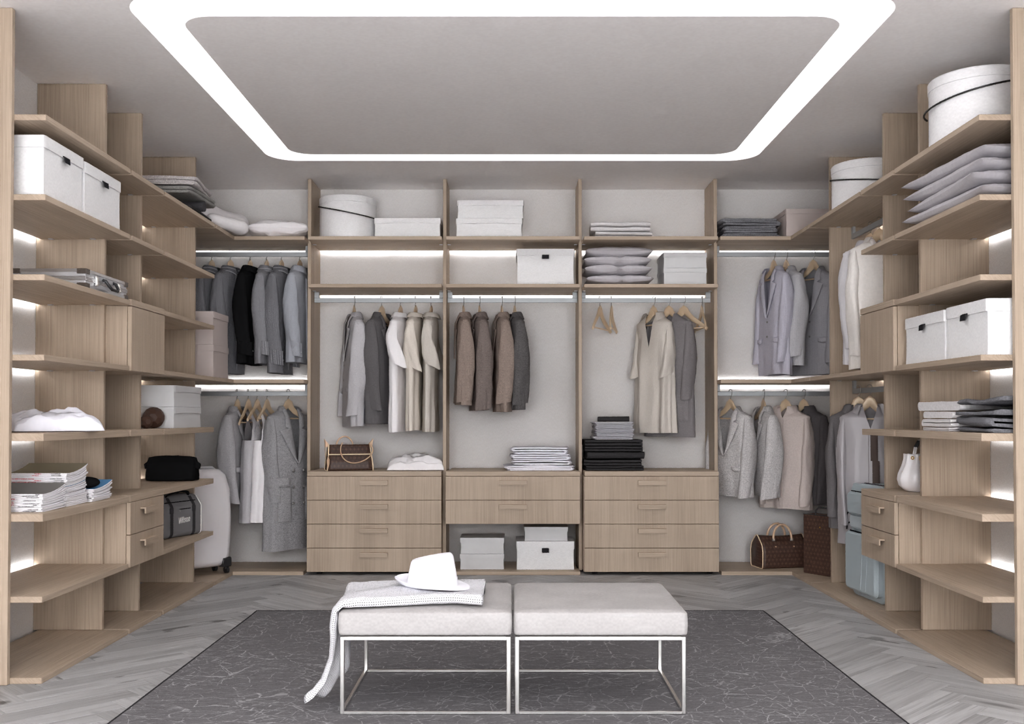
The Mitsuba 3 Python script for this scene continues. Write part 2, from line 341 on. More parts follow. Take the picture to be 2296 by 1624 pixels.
for s, side in ((-1, 'left'), (1, 'right')):
    u = Thing('shelving_unit', f'tall oak open shelving along the {side} wall with lit shelves', 'shelving')
    for d in D: u.part('upright', bx(s * XD, s * (XW - .0005), d, d + UP, .001 if d == D[0] else zt(0), CEIL - .001), 'wood_z')
    for k in range(8): side_shelf(u, s, 0, k, light=k in (1, 2, 3, 4, 5, 6) and not (s > 0 and k == 5))
    for k in (0, 3, 6, 7): side_shelf(u, s, 1, k, light=False)
    for k in (range(8) if s < 0 else (0, 4, 7)): side_shelf(u, s, 2, k, light=k in (2, 3, 4, 6, 7))
    if s > 0:
        for zc, k in ((2.358, 7), (1.313, 4)): rail(u, (2.30, D[2] + UP, 0), (2.30, D[3], 0), zc, zb(k))
    # corner shelves: L-shaped boards that turn from the side wall to the back wall
    c = Thing('corner_wardrobe', f'oak corner bay at the back {side} with two hanging rails', 'wardrobe')
    for k in (0, 4, 7):
        xi = 1.505
        pts = [(s * XS, D[3] + UP + .001), (s * XS, YS), (s * xi, YS), (s * xi, YB - .002), (s * 1.5145, YB - .002), (s * 1.5145, YW - GAP), (s * (XW - GAP), YW - GAP), (s * (XW - GAP), D[3] + UP + .001)]
        pl = Polygon(pts).buffer(-.0008, join_style='mitre')
        sh = c.part('shelf', moved(prism(pl, zt(k) - zb(k)), xf((0, 0, zb(k)))), 'wood_x')
        if k:
            z = (zb(k) + zt(k)) / 2; y = YW - GAP + .001
            led(c, sh, [(s * (xi + .01), y, z - .011), (s * (XW - GAP - .02), y, z - .011), (s * (XW - GAP - .02), y, z + .011), (s * (xi + .01), y, z + .011)], (0, 1, 0))
    for zc, k in ((2.358, 7), (1.313, 4)): 
        a, b = sorted((s * 1.516, s * (XW - .002)))
        rail(c, (a, 7.61, 0), (b, 7.61, 0), zc, zb(k))
    # drawer box and cupboard between the second and third uprights
    y0, y1 = D[1] + UP + .001, D[2] - .001
    b = Thing('drawer_box', f'small oak box with two drawers in the {side} shelving', 'drawer unit')
    slab_ = lambda a, b_: cat(bx(s * XS, s * (XD - .002), y0, y1 + .022, a, b_), bx(s * (XD - .004), s * (XW - .01), y0, y1, a, b_))
    b.part('top', slab_(zb(2), zt(2) + .002), 'wood_y')
    b.part('body', bx(s * (XS + .023), s * (XW - .01), y0, y1, zb(1), zb(2) - .001), 'wood_z')
    def pull(owner, under, M): 
        L = .20; prof = [(0, -.001), (0, .007), (-.030, .007), (-.030, -.027), (-.022, -.027), (-.022, -.001)]
        owner.part('handle', moved(moved(prism(prof, L, 'x'), xf((-L / 2, 0, 0))), M), 'wood_y', under=under)
    for j in (0, 1):
        z1 = zb(2) - .002 - j * .173; z0 = z1 - .170
        dr_ = b.part('drawer', bx(s * (XS - .001), s * (XS + .021), y0 - .0 , y1 + .02, z0, z1), 'wood_z')
        M = xf((s * (XS - .001), (y0 + y1) / 2, z1 - .045), rz=90 if s < 0 else -90)
        pull(b, dr_, M)
    q = Thing('wall_cupboard', f'small oak cupboard with a plain door in the {side} shelving', 'cupboard')
    q.part('top', slab_(zb(5), zt(5) + .008), 'wood_y')
    q.part('body', bx(s * (XS + .023), s * (XW - .01), y0, y1, zb(4), zb(5) - .001), 'wood_z')
    q.part('door', bx(s * (XS - .001), s * (XS + .021), y0, y1 + .02, zb(4) + .001, zb(5) - .004), 'wood_z')

w = Thing('wardrobe', 'oak three-bay wardrobe on the back wall with open shelves and rails', 'wardrobe')
for x in (-1.5, -.5, .5, 1.5): w.part('upright', bx(x - UP / 2, x + UP / 2, YB, YW - .0005, .012, CEIL - .001), 'wood_z')
for i in range(3):
    x0, x1 = -1.5 + i + .0215, -.5 + i - .0125
    x0, x1 = -1.4885 + i + .008, -.5115 + i - .0005
    for k in (7, 6):
        full = bx(x0, x1, YS, YB - .001, zb(k), zt(k)); inner = bx(-1.5 + i + UP / 2 + .001, -.5 + i - UP / 2 - .001, YB - .003, YW - GAP, zb(k), zt(k))
        sh = w.part('shelf', cat(full, inner), 'wood_x')
        a0, a1, y, z = -1.48 + i, -.52 + i, YW - GAP + .001, (zb(k) + zt(k)) / 2
        led(w, sh, [(a0, y, z - .011), (a1, y, z - .011), (a1, y, z + .011), (a0, y, z + .011)], (0, 1, 0))
        for cx_ in (-1.47 + i, -.53 + i): clip(w, sh, cx_, YB + .05, k)
    rail(w, (-1.5 + i + UP / 2 + .001, 7.62, 0), (-.5 + i - UP / 2 - .001, 7.62, 0), 2.014, zb(6))
    if i == 1: w.part('shelf', cat(bx(x0, x1, YS, YB - .001, .001, .026), bx(x0 + .013, x1 - .012, YB - .003, YW - .01, .001, .026)), 'wood_x')
    nm = ('left', 'middle', 'right')[i]
    c = Thing('drawer_chest', ('four-drawer oak chest in the left bay, under the brown handbag', 'two-drawer oak chest hung in the middle bay above white boxes', 'four-drawer oak chest in the right bay, under the dark folded clothes')[i], 'chest of drawers')
    n = 2 if i == 1 else 4
    zlo = .7115 - .1725 * n + .001
    c.part('top', cat(bx(x0, x1, YS, YB - .001, .7125, .746), bx(x0 + .013, x1 - .012, YB - .003, YW - .004, .7125, .746)), 'wood_x')
    c.part('body', bx(-1.5 + i + UP / 2 + .001, -.5 + i - UP / 2 - .001, YS + .022, YW - .01, zlo, .7115), 'wood_z')
    for j in range(n):
        z1 = .7105 - j * .1725
        d_ = c.part('drawer', bx(x0 - .001, x1, YS - .001, YS + .021, z1 - .170, z1), 'wood_z')
        L = .20; prof = [(0, 0), (0, .006), (-.030, .006), (-.030, -.027), (-.023, -.027), (-.023, 0)]
        c.part('handle', moved(prism(prof, L, 'x'), xf(((x0 + x1) / 2 - L / 2, YS - .001, z1 - .034))), 'wood_x', under=d_)
    if n == 4:
        for fx in (x0 + .06, x1 - .07): c.part('foot', bx(fx, fx + .035, YS + .06, YS + .095, 0.0, zlo + .001, .003), 'foot_black')

# ---------------------------------------------------------------- rug and benches
rg = Thing('area_rug', 'large dark grey rug with pale crackle lines under the benches', 'rug')
RX0, RX1, RY0, RY1 = -1.492, 1.463, 2.7, 5.957
gx, gy = np.meshgrid(np.linspace(RX0, RX1, 60), np.linspace(RY0, RY1, 66), indexing='ij')
gz = .008 + .0015 * meshkit.noise(np.stack([gx * 3, gy * 3, gx * 0], -1), 3)
edge = .006 * (meshkit.noise(np.stack([gx * 5, gy * 4, gx * 0 + 4], -1), 5) - .5)
gx = gx + edge * np.sign(gx) * (np.abs(gx) > 1.4)
rg.part('pile', rings(np.stack([gx, gy, gz], -1), closed=False), 'rug_pile', smooth=True)
rg.part('edge_binding', cat(*[tube(np.c_[e, zz + 0 * e[:, :1]], .0055, 8) for e, zz in ((np.c_[gx[0], gy[0]], .0056), (np.c_[gx[-1], gy[-1]], .0056), (np.c_[gx[:, -1], gy[:, -1]], .0056), (np.c_[gx[:, 0], gy[:, 0]], .0056))]), 'rug_edge', smooth=True)
FZ = .0105
def superbox(w, d, h, r=.03, puff=.012, n=26, seed=0, wr=.0):
    """upholstered cushion: rounded box with a crowned top and soft edges"""
    c = np.linspace(-1, 1, n); sgn = lambda a, e: np.sign(a) * np.abs(a) ** e
    V = []
    for axis in range(3):
        for sg in (-1, 1):
            A, B = np.meshgrid(c, c, indexing='ij'); P = np.zeros((n, n, 3)); o = [i for i in range(3) if i != axis]
            P[..., axis] = sg; P[..., o[0]] = A; P[..., o[1]] = B; V.append(P)
    half = np.array([w, d, h]) / 2; out = []
    for k, P in enumerate(V):
        q = P * half; core = np.clip(q, -(half - r), half - r); dlt = q - core
        L = np.linalg.norm(dlt, axis=-1, keepdims=True); q = core + dlt / np.maximum(L, 1e-9) * np.minimum(L, r) if r > 0 else q
        u, v = P[..., 0], P[..., 1]
        crown = (1 - u ** 2).clip(0) ** .35 * (1 - v ** 2).clip(0) ** .35
        q[..., 2] += puff * np.sign(P[..., 2]) * crown * (np.abs(P[..., 2])) * (1 if True else 0) * (P[..., 2] > 0)
        q[..., :2] *= (1 + .010 * (1 - P[..., 2:3] ** 2))
        if wr: q = q + wr * (meshkit.fbm(q * 9 + seed, 3, seed)[..., None] - .5) * np.array([1, 1, .6])
        g = rings(q, closed=False); ax, sg = k // 2, (-1, 1)[k % 2]
        if g.face_normals[len(g.faces) // 2] @ np.eye(3)[ax] * sg < 0: g.invert()
        out.append(g)
    m = cat(*out); m.merge_vertices(digits_vertex=5); return m
for i, (x0, x1, lab) in enumerate(((-.657, -.007, 'pale grey cushioned bench with a chrome frame, under the throw and hat'), (.010, .661, 'pale grey cushioned bench with a chrome frame, bare, right of its twin'))):
    b = Thing('bench', lab, 'bench', 'twin cushioned benches on the rug'); y0, y1, zf = 3.888, 4.535, .306; t = .016
    for lx in (x0, x1 - t):
        for ly in (y0, y1 - t): b.part('leg', bx(lx, lx + t, ly, ly + t, FZ, zf - .0005, .002), 'chrome')
    fr = [bx(x0 + t, x1 - t, y0, y0 + t, zf - t, zf, .002), bx(x0 + t, x1 - t, y1 - t, y1, zf - t, zf, .002), bx(x0, x0 + t, y0 + t, y1 - t, zf - t, zf, .002), bx(x1 - t, x1, y0 + t, y1 - t, zf - t, zf, .002)]
    for f_ in fr: b.part('top_rail', f_, 'chrome')
    lo = [bx(x0 + t, x1 - t, y0, y0 + .010, FZ, FZ + .010, .001), bx(x0 + t, x1 - t, y1 - .010, y1, FZ, FZ + .010, .001), bx(x0, x0 + .012, y0 + t, y1 - t, FZ, FZ + .012, .001), bx(x1 - .012, x1, y0 + t, y1 - t, FZ, FZ + .012, .001)]
    for f_ in lo: b.part('floor_rail', f_, 'chrome')
    cw, cd, ch = x1 - x0 + .006, y1 - y0 + .02, .094
    M = xf(((x0 + x1) / 2, (y0 + y1) / 2 - .012, zf + .004 + ch / 2))
    cu = b.part('cushion', moved(superbox(cw, cd, ch, .012, .010, 40, seed=i, wr=.0022), M), 'seat_leather', smooth=60)
    e = rrect(cw - .004, cd - .004, .02); pth = np.array(e.exterior.coords)
    for zz in (ch / 2 - .016, -ch / 2 + .016):
        b.part('piping', moved(tube(np.c_[pth * 1.004, pth[:, :1] * 0 + zz], .0022, 6, cap=False), M), 'frame_grey', smooth=True, under=cu)
# ---------------------------------------------------------------- hangers and hanging clothes
def cuv(k, u, v): return np.c_[np.asarray(u).ravel() + 10.0 * k + 5.0, np.asarray(v).ravel() + 50]
C = {
 'pin': cloth((92, 92, 96), .05, 200, .75, .011, (150, 150, 154)), 'pin2': cloth((112, 112, 116), .05, 200, .7, .010, (168, 168, 172)), 'black': cloth((22, 22, 23), .1, 200), 'blue_grey': cloth((150, 153, 160), .08, 260, .25, .006, (176, 179, 186)),
 'wool': cloth((152, 150, 152), .16, 260), 'tweed': cloth((140, 139, 141), .40, 330), 'light_grey': cloth((178, 176, 179), .10, 240), 'white': cloth((238, 236, 238), .02, 100), 'white_b': cloth((222, 222, 230), .02, 100),
 'charcoal': cloth((92, 90, 91), .10, 240), 'beige': cloth((214, 206, 196), .05, 260), 'taupe': cloth((196, 190, 182), .06, 260), 'brown': cloth((134, 120, 112), .26, 260), 'brown2': cloth((112, 102, 98), .28, 260), 'dark_tweed': cloth((84, 82, 82), .34, 260),
 'dress': cloth((198, 191, 183), .05, 240), 'cardigan': cloth((116, 112, 113), .10, 200), 'suit1': cloth((180, 178, 190), .10, 260, .3, .02, (196, 194, 204)), 'suit2': cloth((176, 175, 179), .10, 260, .25, .02, (192, 191, 196)), 'suit3': cloth((150, 149, 154), .10, 260, .2, .02, (166, 165, 170)),
 'linen': cloth((190, 187, 187), .30, 240), 'pinkish': cloth((206, 194, 189), .08, 220), 'dark_shirt': cloth((74, 71, 72), .08, 200), 'dark_coat': cloth((98, 95, 96), .08, 200), 'ivory': cloth((232, 228, 224), .04, 120), 'belt': cloth((92, 90, 92), .1, 150), 'sheer': cloth((210, 208, 212), .03, 120),
 'knit_grey': cloth((190, 185, 185), .34, 300), 'sweater': cloth((136, 135, 132), .22, 220), 'dark': cloth((66, 65, 67), .14, 200), 'black2': cloth((52, 51, 52), .14, 200), 'felt_dark': cloth((108, 108, 112), .30, 200), 'felt_light': cloth((212, 210, 211), .08, 150), 'stripe_grey': cloth((192, 191, 197), .1, 200, .4, .004, (120, 119, 124)), 'pillow_grey': cloth((184, 181, 185), .04, 120), 'lining': cloth((60, 56, 56), .05, 100), 'denim': cloth((58, 57, 58), .24, 200)}

def hanger(rod, rz, hold, label, hw=None):
    hw = hw or (.205 if not hold else .168)
    """wooden hanger: hook over the rod, shaped arms, trouser bar. rod = (x, y, z of the rod's centre)"""
    t = Thing('coat_hanger', label, 'hanger', 'wooden hangers on the clothes rails', M=xf((rod[0], rod[1], rod[2] + .017), rz))
    a = np.linspace(math.radians(205), math.radians(-20), 14); R = .014
    hk = [(R * math.cos(x), 0, R * math.sin(x) - .0005) for x in a]
    hk = [(-R * .95, 0, -.006)] + hk[1:] + [(R * .98, 0, -.02), (R * .6, 0, -.038), (0, 0, -.05), (0, 0, -.080)]
    hk = np.array(hk) + [0, 0, .0022]
    t.part('hook', tube(hk, .0019, 6, up=(0, 1, 0)), 'hook_metal', smooth=True)
    s = np.linspace(-1, 1, 33); x = hw * s
    z = -.098 - .022 * np.clip(np.abs(s) / .35, 0, 1) ** 1.5 - (.092 if hold else .122) * np.abs(s) ** 1.12
    hh = .024 - .010 * np.abs(s) + .010 * np.exp(-(s / .13) ** 2); yy = -.018 * s ** 2
    t.part('arms', tube(np.c_[x, yy, z + .012 * np.exp(-(s / .10) ** 2)], hh * 0 + .0085 - .001 * np.abs(s), 10, ry=hh, up=(0, 0, 1)), 'hanger_wood', smooth=60)
    t.part('bar', tube([(-hw * .92, -.014, -.203 if hold else -.232), (hw * .92, -.014, -.203 if hold else -.232)], .0055, 8), 'hanger_wood', smooth=40)
    return t
NECK = -.118     # neck base of a garment below the top of the rod

def spow(x, e): return np.sign(x) * np.abs(x) ** e
class Body:
    """a hanging garment's body: rings of a flat superellipse from the neck down; gap(s) = half opening at the front"""
    def __init__(g, L, sh=.192, hem=.21, bt=.085, gap=None, neck=.066, seed=0, fold=.012, lean=0.0, drop=.072):
        g.L, g.sh, g.hem, g.bt, g.gapf, g.neck, g.seed, g.fold, g.drop, g.lean = L, sh, hem, bt, gap or (lambda s: 0.0), neck, seed, fold, drop, lean
    def ab(g, s):
        t = min(s / g.drop, 1.0); a = g.neck + (g.sh - g.neck) * (t ** 1.25 if t < 1 else 1)
        if s > g.drop:
            q = (s - g.drop) / (g.L - g.drop); a = g.sh * (1 - .06 * math.sin(min(q * 3, 1) * math.pi)) + (g.hem - g.sh) * q
        b = .034 + .020 * t + (g.bt - .054) * min(1, max(0, (s - g.drop * .6) / .42)) ** .8
        return a, b
    def pt(g, s, x, front=True, off=0.0):
        a, b = g.ab(s); n = 2.3; y = b * max(1e-6, 1 - min(abs(x) / a, 1) ** n) ** (1 / n)
        return np.array([x, -y - off if front else y + off, -s])
    def mesh(g, nu=64, nv=44, s0=0.0, s1=None):
        S = np.linspace(s0, s1 or g.L, nv) if s0 > g.drop else np.r_[np.linspace(s0, g.drop + .03, 14), np.linspace(g.drop + .05, s1 or g.L, nv - 14)]
        n = 2.3; V, U = [], []
        for s in S:
            a, b = g.ab(s); gp = g.gapf(s); ph0 = math.asin(min(.98, (max(gp, 0) / a)) ** (n / 2)) if gp > 0 else 0.0
            ph = np.linspace(ph0, 2 * math.pi - ph0, nu)
            x = a * spow(np.sin(ph), 2 / n); y = -b * spow(np.cos(ph), 2 / n)
            q = max(0, (s - g.drop) / (g.L - g.drop))
            w = g.fold * q ** .8 * (np.sin(ph * 6 + 2.2 * g.seed + 2.5 * meshkit.noise(np.c_[np.cos(ph) * 1.2 + 3, np.sin(ph) * 1.2 + s * 2.5, ph * 0 + g.seed], g.seed)) * .7 + np.sin(ph * 11 + g.seed + s * 1.5) * .35)
            fb = (meshkit.fbm(np.c_[x * 7 + g.seed, y * 7, x * 0 + s * 5], 3, g.seed) - .5) * .022 * min(1, s / .15)
            e = 1.0 - np.clip((np.abs(ph - math.pi) - (math.pi - ph0 - .35)) / .35, 0, 1) * .6
            nx, ny = np.sin(ph), -np.cos(ph)
            x = x + nx * (w + fb) * e * .6; y = y + ny * (w + fb) * e
            hemz = .010 * meshkit.noise(np.c_[ph * 1.3, ph * 0, ph * 0 + g.seed * 3.1], 7) * q ** 6
            V.append(np.c_[x, y + g.lean * q, -s - hemz]); U.append(np.c_[(ph - math.pi) * .20, ph * 0 + s])
        V = np.array(V); g.V = V
        return rings(V, closed=False), np.concatenate(U)
    def patch(g, x0, x1, s0, s1, off=.006, n=8, shape=None):
        """a piece sewn on the front"""
        V = []
        for i in range(n):
            row = []
            for j in range(n):
                u, v = j / (n - 1), i / (n - 1); s = s0 + (s1 - s0) * v
                if shape == 'flap': s += .010 * (1 - abs(2 * u - 1)) * v
                if shape == 'sag': s += .035 * math.sin(math.pi * u) * (1 - v)
                o = off + (.006 if 0 < i < n - 1 and 0 < j < n - 1 else -.004)
                q = max(0, (s - g.drop) / (g.L - g.drop)); P = g.pt(s, x0 + (x1 - x0) * u, True, o + g.fold * q * .9); P[1] += g.lean * q; row.append(P)
            V.append(row)
        V = np.array(V); return rings(V, closed=False), np.stack(np.meshgrid(np.linspace(x0, x1, n), np.linspace(s0, s1, n)), -1).reshape(-1, 2)
def sleeve(g, sd, Ls, rx=(.044, .034), ry=(.078, .052), out=.022, fwd=-.03, n=26, seed=0, bend=.02, wr=.010, slant=.010):
    s = np.linspace(0, 1, n); x0, z0 = g.sh - .030, -g.drop + .012
    x = x0 + out * np.minimum(s * 3, 1) ** .7 - .02 * s; y = fwd * s ** 1.5 + bend * np.sin(s * math.pi) * .6; z = z0 - Ls * s - .0
    k = np.clip(s * Ls / .26, 0, 1) ** .62; k = .30 + .70 * k
    RX, RY = (rx[0] + (rx[1] - rx[0]) * s) * k, (ry[0] + (ry[1] - ry[0]) * s) * k
    a = np.linspace(0, 2 * math.pi, 27)[:-1]; V, U = [], []
    for i in range(n):
        w = wr * (meshkit.fbm(np.c_[np.cos(a) * 1.6 + seed, np.sin(a) * 1.6, a * 0 + s[i] * 7 * Ls + seed], 3, seed) - .5) * 2.2 * min(1, s[i] * 4 + .2)
        w = w + .006 * np.sin(a * 3 + seed + s[i] * 4) * s[i]
        dx, dy = np.cos(a) * (RX[i] + w), np.sin(a) * (RY[i] + w)
        V.append(np.c_[sd * (x[i] + dx), y[i] + dy, z[i] - .05 * (1 - k[i]) * 0 + a * 0 + slant * np.sin(a) * max(0, s[i] - .6) / .4]); U.append(np.c_[(a - math.pi) * .075, a * 0 + s[i] * Ls])
    m = rings(np.array(V)); 
    if sd < 0: m.invert()
    return m, np.concatenate(U), np.array(V)
def collar(g, h=.034, fall=.05, point=.03, s0=.006, wide=1.0):
    """a turned-down collar round the neck opening"""
    a, b = g.ab(s0); gp = max(g.gapf(0), .004); n = 2.3; ph0 = math.asin(min(.98, gp / a) ** (n / 2)); ph = np.linspace(ph0, 2 * math.pi - ph0, 40)
    fr = np.clip((np.abs(ph - math.pi) / (math.pi - ph0)) - .55, 0, 1) / .45
    rows = []
    for sc, dz, pw in ((1.0, 0, 0), (.97, h * .6, 0), (.98, h, 0), (1.08 , h * 1.02, 0), (1.26, h * .45, 0), (1.50 * wide, h - fall, 1)):
        x = a * sc * spow(np.sin(ph), 2 / n); y = -b * (1 + (sc - 1) * 1.9) * 1.05 * spow(np.cos(ph), 2 / n); z = -s0 + dz * (1 - .35 * fr) + 0 * ph
        if pw: z = z - point * fr ** 2; x = x * (1 + .15 * fr)
        rows.append(np.c_[x, y - (.006 * (sc > 1.1)), z])
    V = np.array(rows); return rings(V, closed=False), np.stack([np.tile((ph - math.pi) * .07, len(rows)), np.repeat(np.linspace(0, .09, len(rows)), len(ph))], -1)
def lapel(g, sd, send, wmax=.075, notch=.13):
    V, U = [], []
    for s in np.linspace(.012, send, 26):
        gp = max(g.gapf(s), .001); f = (s / send)
        wd = (.030 + .030 * s / notch) if s < notch - .012 else wmax * (1 - max(0, (s - notch) / (send - notch))) ** .75 + .002
        if notch - .012 <= s < notch: wd = .028
        for u in np.linspace(0, 1, 5): V.append(g.pt(s, sd * min(gp + wd * u, g.ab(s)[0] * .93), True, .005 + .010 * math.sin(u * 2.6) + .004 * f)); U.append((u * wd, s))
    V = np.array(V).reshape(-1, 5, 3); m = rings(V, closed=False)
    if sd > 0: m.invert()
    return m, np.array(U)

def garment(name, label, rod, rz, col, kind, L, Ls=.62, group=None, hang=True, seed=1, hem=None, sh=.194, bt=None, col2=None, mat='cloth', vend=None, gapw=.06, fold=.012, fwd=-.03, category=None, pocket=False, buttons=0, hlabel=None, extra=None, belt=None, ry=None, rx=None):
    k = C[col] if isinstance(col, str) else col
    if hang: hanger(rod, rz, label, hlabel or 'wooden hanger holding the ' + ' '.join(label.split()[:12]), sh * .84)
    z = rod[2] + .017 + NECK
    t = Thing(name, label, category or {'tee': 't-shirt', 'shirt': 'shirt', 'blazer': 'jacket', 'jacket': 'jacket', 'coat': 'coat', 'dress': 'dress', 'cardigan': 'cardigan'}[kind], group, M=xf((rod[0], rod[1], z), rz))
    P = dict(shirt=(.0, .022), tee=(.0, .030), blazer=(vend or .36, gapw), jacket=(vend or .08, gapw if gapw != .06 else .030), coat=(vend or .42, gapw), dress=(vend or .17, .05), cardigan=(vend or .62, .055))[kind]
    ve, gw = P
    gap = (lambda s: gw * max(0, 1 - s / ve) ** .8 if ve else gw * max(0, 1 - s / .035) ** .5)
    g = Body(L, sh, hem or {'shirt': .205, 'tee': .200, 'blazer': .205, 'jacket': .212, 'coat': .222, 'dress': .215, 'cardigan': .215}[kind], bt or {'shirt': .054, 'tee': .046, 'blazer': .072, 'jacket': .078, 'coat': .085, 'dress': .085, 'cardigan': .08}[kind], gap, seed=seed, fold=fold)
    m, u = g.mesh(); t.part('body', m, mat, True, cuv(k, u[:, 0], u[:, 1]))
    if kind == 'tee' or (kind == 'dress'):
        a = dict(Ls=Ls, rx=(.036, .036), ry=(.054, .060), out=.024, fwd=fwd, slant=.028, wr=.016)
    else: a = dict(Ls=Ls, fwd=fwd, rx=rx or (.044, .034), ry=ry or ((.066, .050) if kind in ('shirt',) else (.080, .066)))
    g.cuffs = []
    for i, sd in enumerate((-1, 1)):
        m, u, V = sleeve(g, sd, seed=seed * 3 + i, **a); g.cuffs.append(V[-5:-2].copy()); t.part('sleeve', m, mat, True, cuv(k, u[:, 0], u[:, 1]))
        if kind == 'shirt':
            e = V[-3:].copy(); c0 = e.mean(1, keepdims=True); e = c0 + (e - c0) * [[[1.06, 1.06, 1]]]; e[:, :, 2] += np.array([.045, 0, -.012])[:, None] * .9
            t.part('cuff', rings(e), mat, True, cuv(k, np.tile(np.linspace(0, .2, e.shape[1]), 3), np.repeat([0, .03, .06], e.shape[1])))
            q = e[1, 20] if sd > 0 else e[1, 19]; t.part('button', moved(trimesh.creation.icosphere(1, .0045), xf(q)), 'button_white', smooth=True)
    if kind in ('shirt', 'jacket', 'tee', 'dress'):
        m, u = collar(g, **(dict(h=.018, fall=.052, point=.040) if kind in ('shirt', 'dress') else dict(h=.020, fall=.056, point=.03) if kind == 'jacket' else dict(h=.012, fall=.040, point=.02)), wide=1.0); t.part('collar', m, mat, True, cuv(k, u[:, 1], u[:, 0]))
    if kind in ('blazer', 'coat'):
        m, u = collar(g, h=.014, fall=.052, point=.0, s0=.004); t.part('collar', m, mat, True, cuv(k, u[:, 1], u[:, 0]))
        for sd in (-1, 1):
            m, u = lapel(g, sd, ve, .078 if kind == 'blazer' else .11, .12 if kind == 'blazer' else .16); t.part('lapel', m, mat, True, cuv(k, u[:, 0], u[:, 1]))
    if kind in ('shirt', 'jacket'):
        m, u = g.patch(-.015, .015, ve + .012 if ve else .045, L * (.98 if kind != 'dress' else .32), .0035, 14); t.part('placket', m, mat, True, cuv(k, u[:, 0], u[:, 1]))
    for i in range(buttons):
        s = (ve + .03 if kind in ('blazer', 'cardigan') else .07) + i * (.11 if kind in ('blazer',) else (L - .2) / max(buttons, 1)); q = max(0, (s - g.drop) / (g.L - g.drop))
        P_ = g.pt(s, .012, True, .007 + g.fold * q * .6); t.part('button', moved(cyl((0, 0, 0), (0, -.003, 0), .0075 if kind != 'shirt' else .0045, 12), xf(P_)), 'button_white' if kind == 'shirt' else 'button_grey', smooth=30)
    if pocket:
        for sd in (-1, 1):
            if pocket == 'flap': m, u = g.patch(sd * .075, sd * .165, L * .66, L * .66 + .035, .005, 7, 'flap')
            elif pocket == 'sag': m, u = g.patch(sd * .055, sd * .185, L * .62, L * .88, .008, 9, 'sag')
            else: m, u = g.patch(sd * .07, sd * .18, L * .56, L * .80, .006, 8)
            t.part('pocket', m, mat, True, cuv(k, u[:, 0], u[:, 1]))
    if extra: extra(t, g, k, mat)
    return t, g

RC, RU, RL, YR_ = 2.014, 2.358, 1.313, 7.62
# upper left corner: striped and plain shirts
def rx_(u, y): return (u - 1149) / 2279 * y * (1.0 + .0)
yr = 7.61
gs = 'shirts in the upper left corner bay'
for i, (u, rz, col, L, Ls, lab, sd) in enumerate((
    (475, 78, 'pin', .76, .58, 'grey pinstripe shirt half hidden behind the left shelf ends', 1),
    (517, 76, 'pin', .79, .62, 'long grey pinstripe shirt left of the black shirt, upper left corner', 2),
    (561, 84, 'black', .72, .59, 'black shirt with pale cuff button in the upper left corner bay', 3),
    (598, 88, 'pin2', .72, .59, 'narrow grey pinstripe shirt just right of the black shirt', 4),
    (631, 82, 'pin', .79, .66, 'long dark pinstripe shirt between two shorter shirts, upper left corner', 5),
    (672, 82, 'blue_grey', .71, .60, 'plain light grey shirt, rightmost in the upper left corner bay', 6))):
    garment('dress_shirt', lab, (rx_(u, yr + .03), yr, RU), rz, col, 'shirt', L, Ls, group='shirts in the upper left corner bay', seed=sd, buttons=6, fold=.010, rx=(.046, .036))
# lower left corner
garment('wool_jacket', 'grey wool jacket, leftmost on the lower left corner rail', (rx_(531, yr), yr, RL), 82, 'wool', 'blazer', .67, .64, seed=11, pocket='flap', vend=.33)
hanger((rx_(556, yr), yr, RL), 82, '', 'bare wooden hanger between the grey wool jacket and the grey tank top')
def tank(u, rz, col, lab, seed, L=.84):
    rod = (rx_(u, yr), yr, RL); hanger(rod, rz, lab, f'wooden hanger holding the {lab}', .200); k = C[col]
    t = Thing('tank_top', lab, 'tank top', M=xf((rod[0], rod[1], rod[2] + .017 + NECK), rz))
    g = Body(L, .165, .215, .075, lambda s: 0, neck=.16, seed=seed, fold=.016, drop=.05); m, u_ = g.mesh(s0=.245); t.part('body', m, 'cloth', True, cuv(k, u_[:, 0], u_[:, 1]))
    for fr in (True, False):
        for sd in (-1, 1):
            V = []
            for s in np.linspace(.0, .27, 22):
                d = .16 if fr else .10
                a_ = g.ab(.245)[0]; xi = .096 * max(0, 1 - (max(0, s - .02) / d)) ** .6 if s < d + .02 else 0.0; xo = .146 - .018 * math.sin(min(1, s / .15) * math.pi) + ((a_ * .97 - .146) * max(0, (s - .12) / .15) ** 1.6)
                a_, b_ = g.ab(.245); yy = (-1 if fr else 1) * (.012 + (b_ - .012) * min(1, s / .25) ** .8)
                zz = -s - .07 * (1 - min(1, s / .06)) * 0 - .048 * (1 - s / .27)
                for q in np.linspace(0, 1, 8):
                    x = xi + (xo - xi) * q; V.append((sd * x, yy * max(.02, 1 - (x / a_) ** 2.3) ** .435, zz))
            m = rings(np.array(V).reshape(22, 8, 3), closed=False); t.part('strap', m, 'cloth', True, cuv(k, m.vertices[:, 0], m.vertices[:, 2]))
        
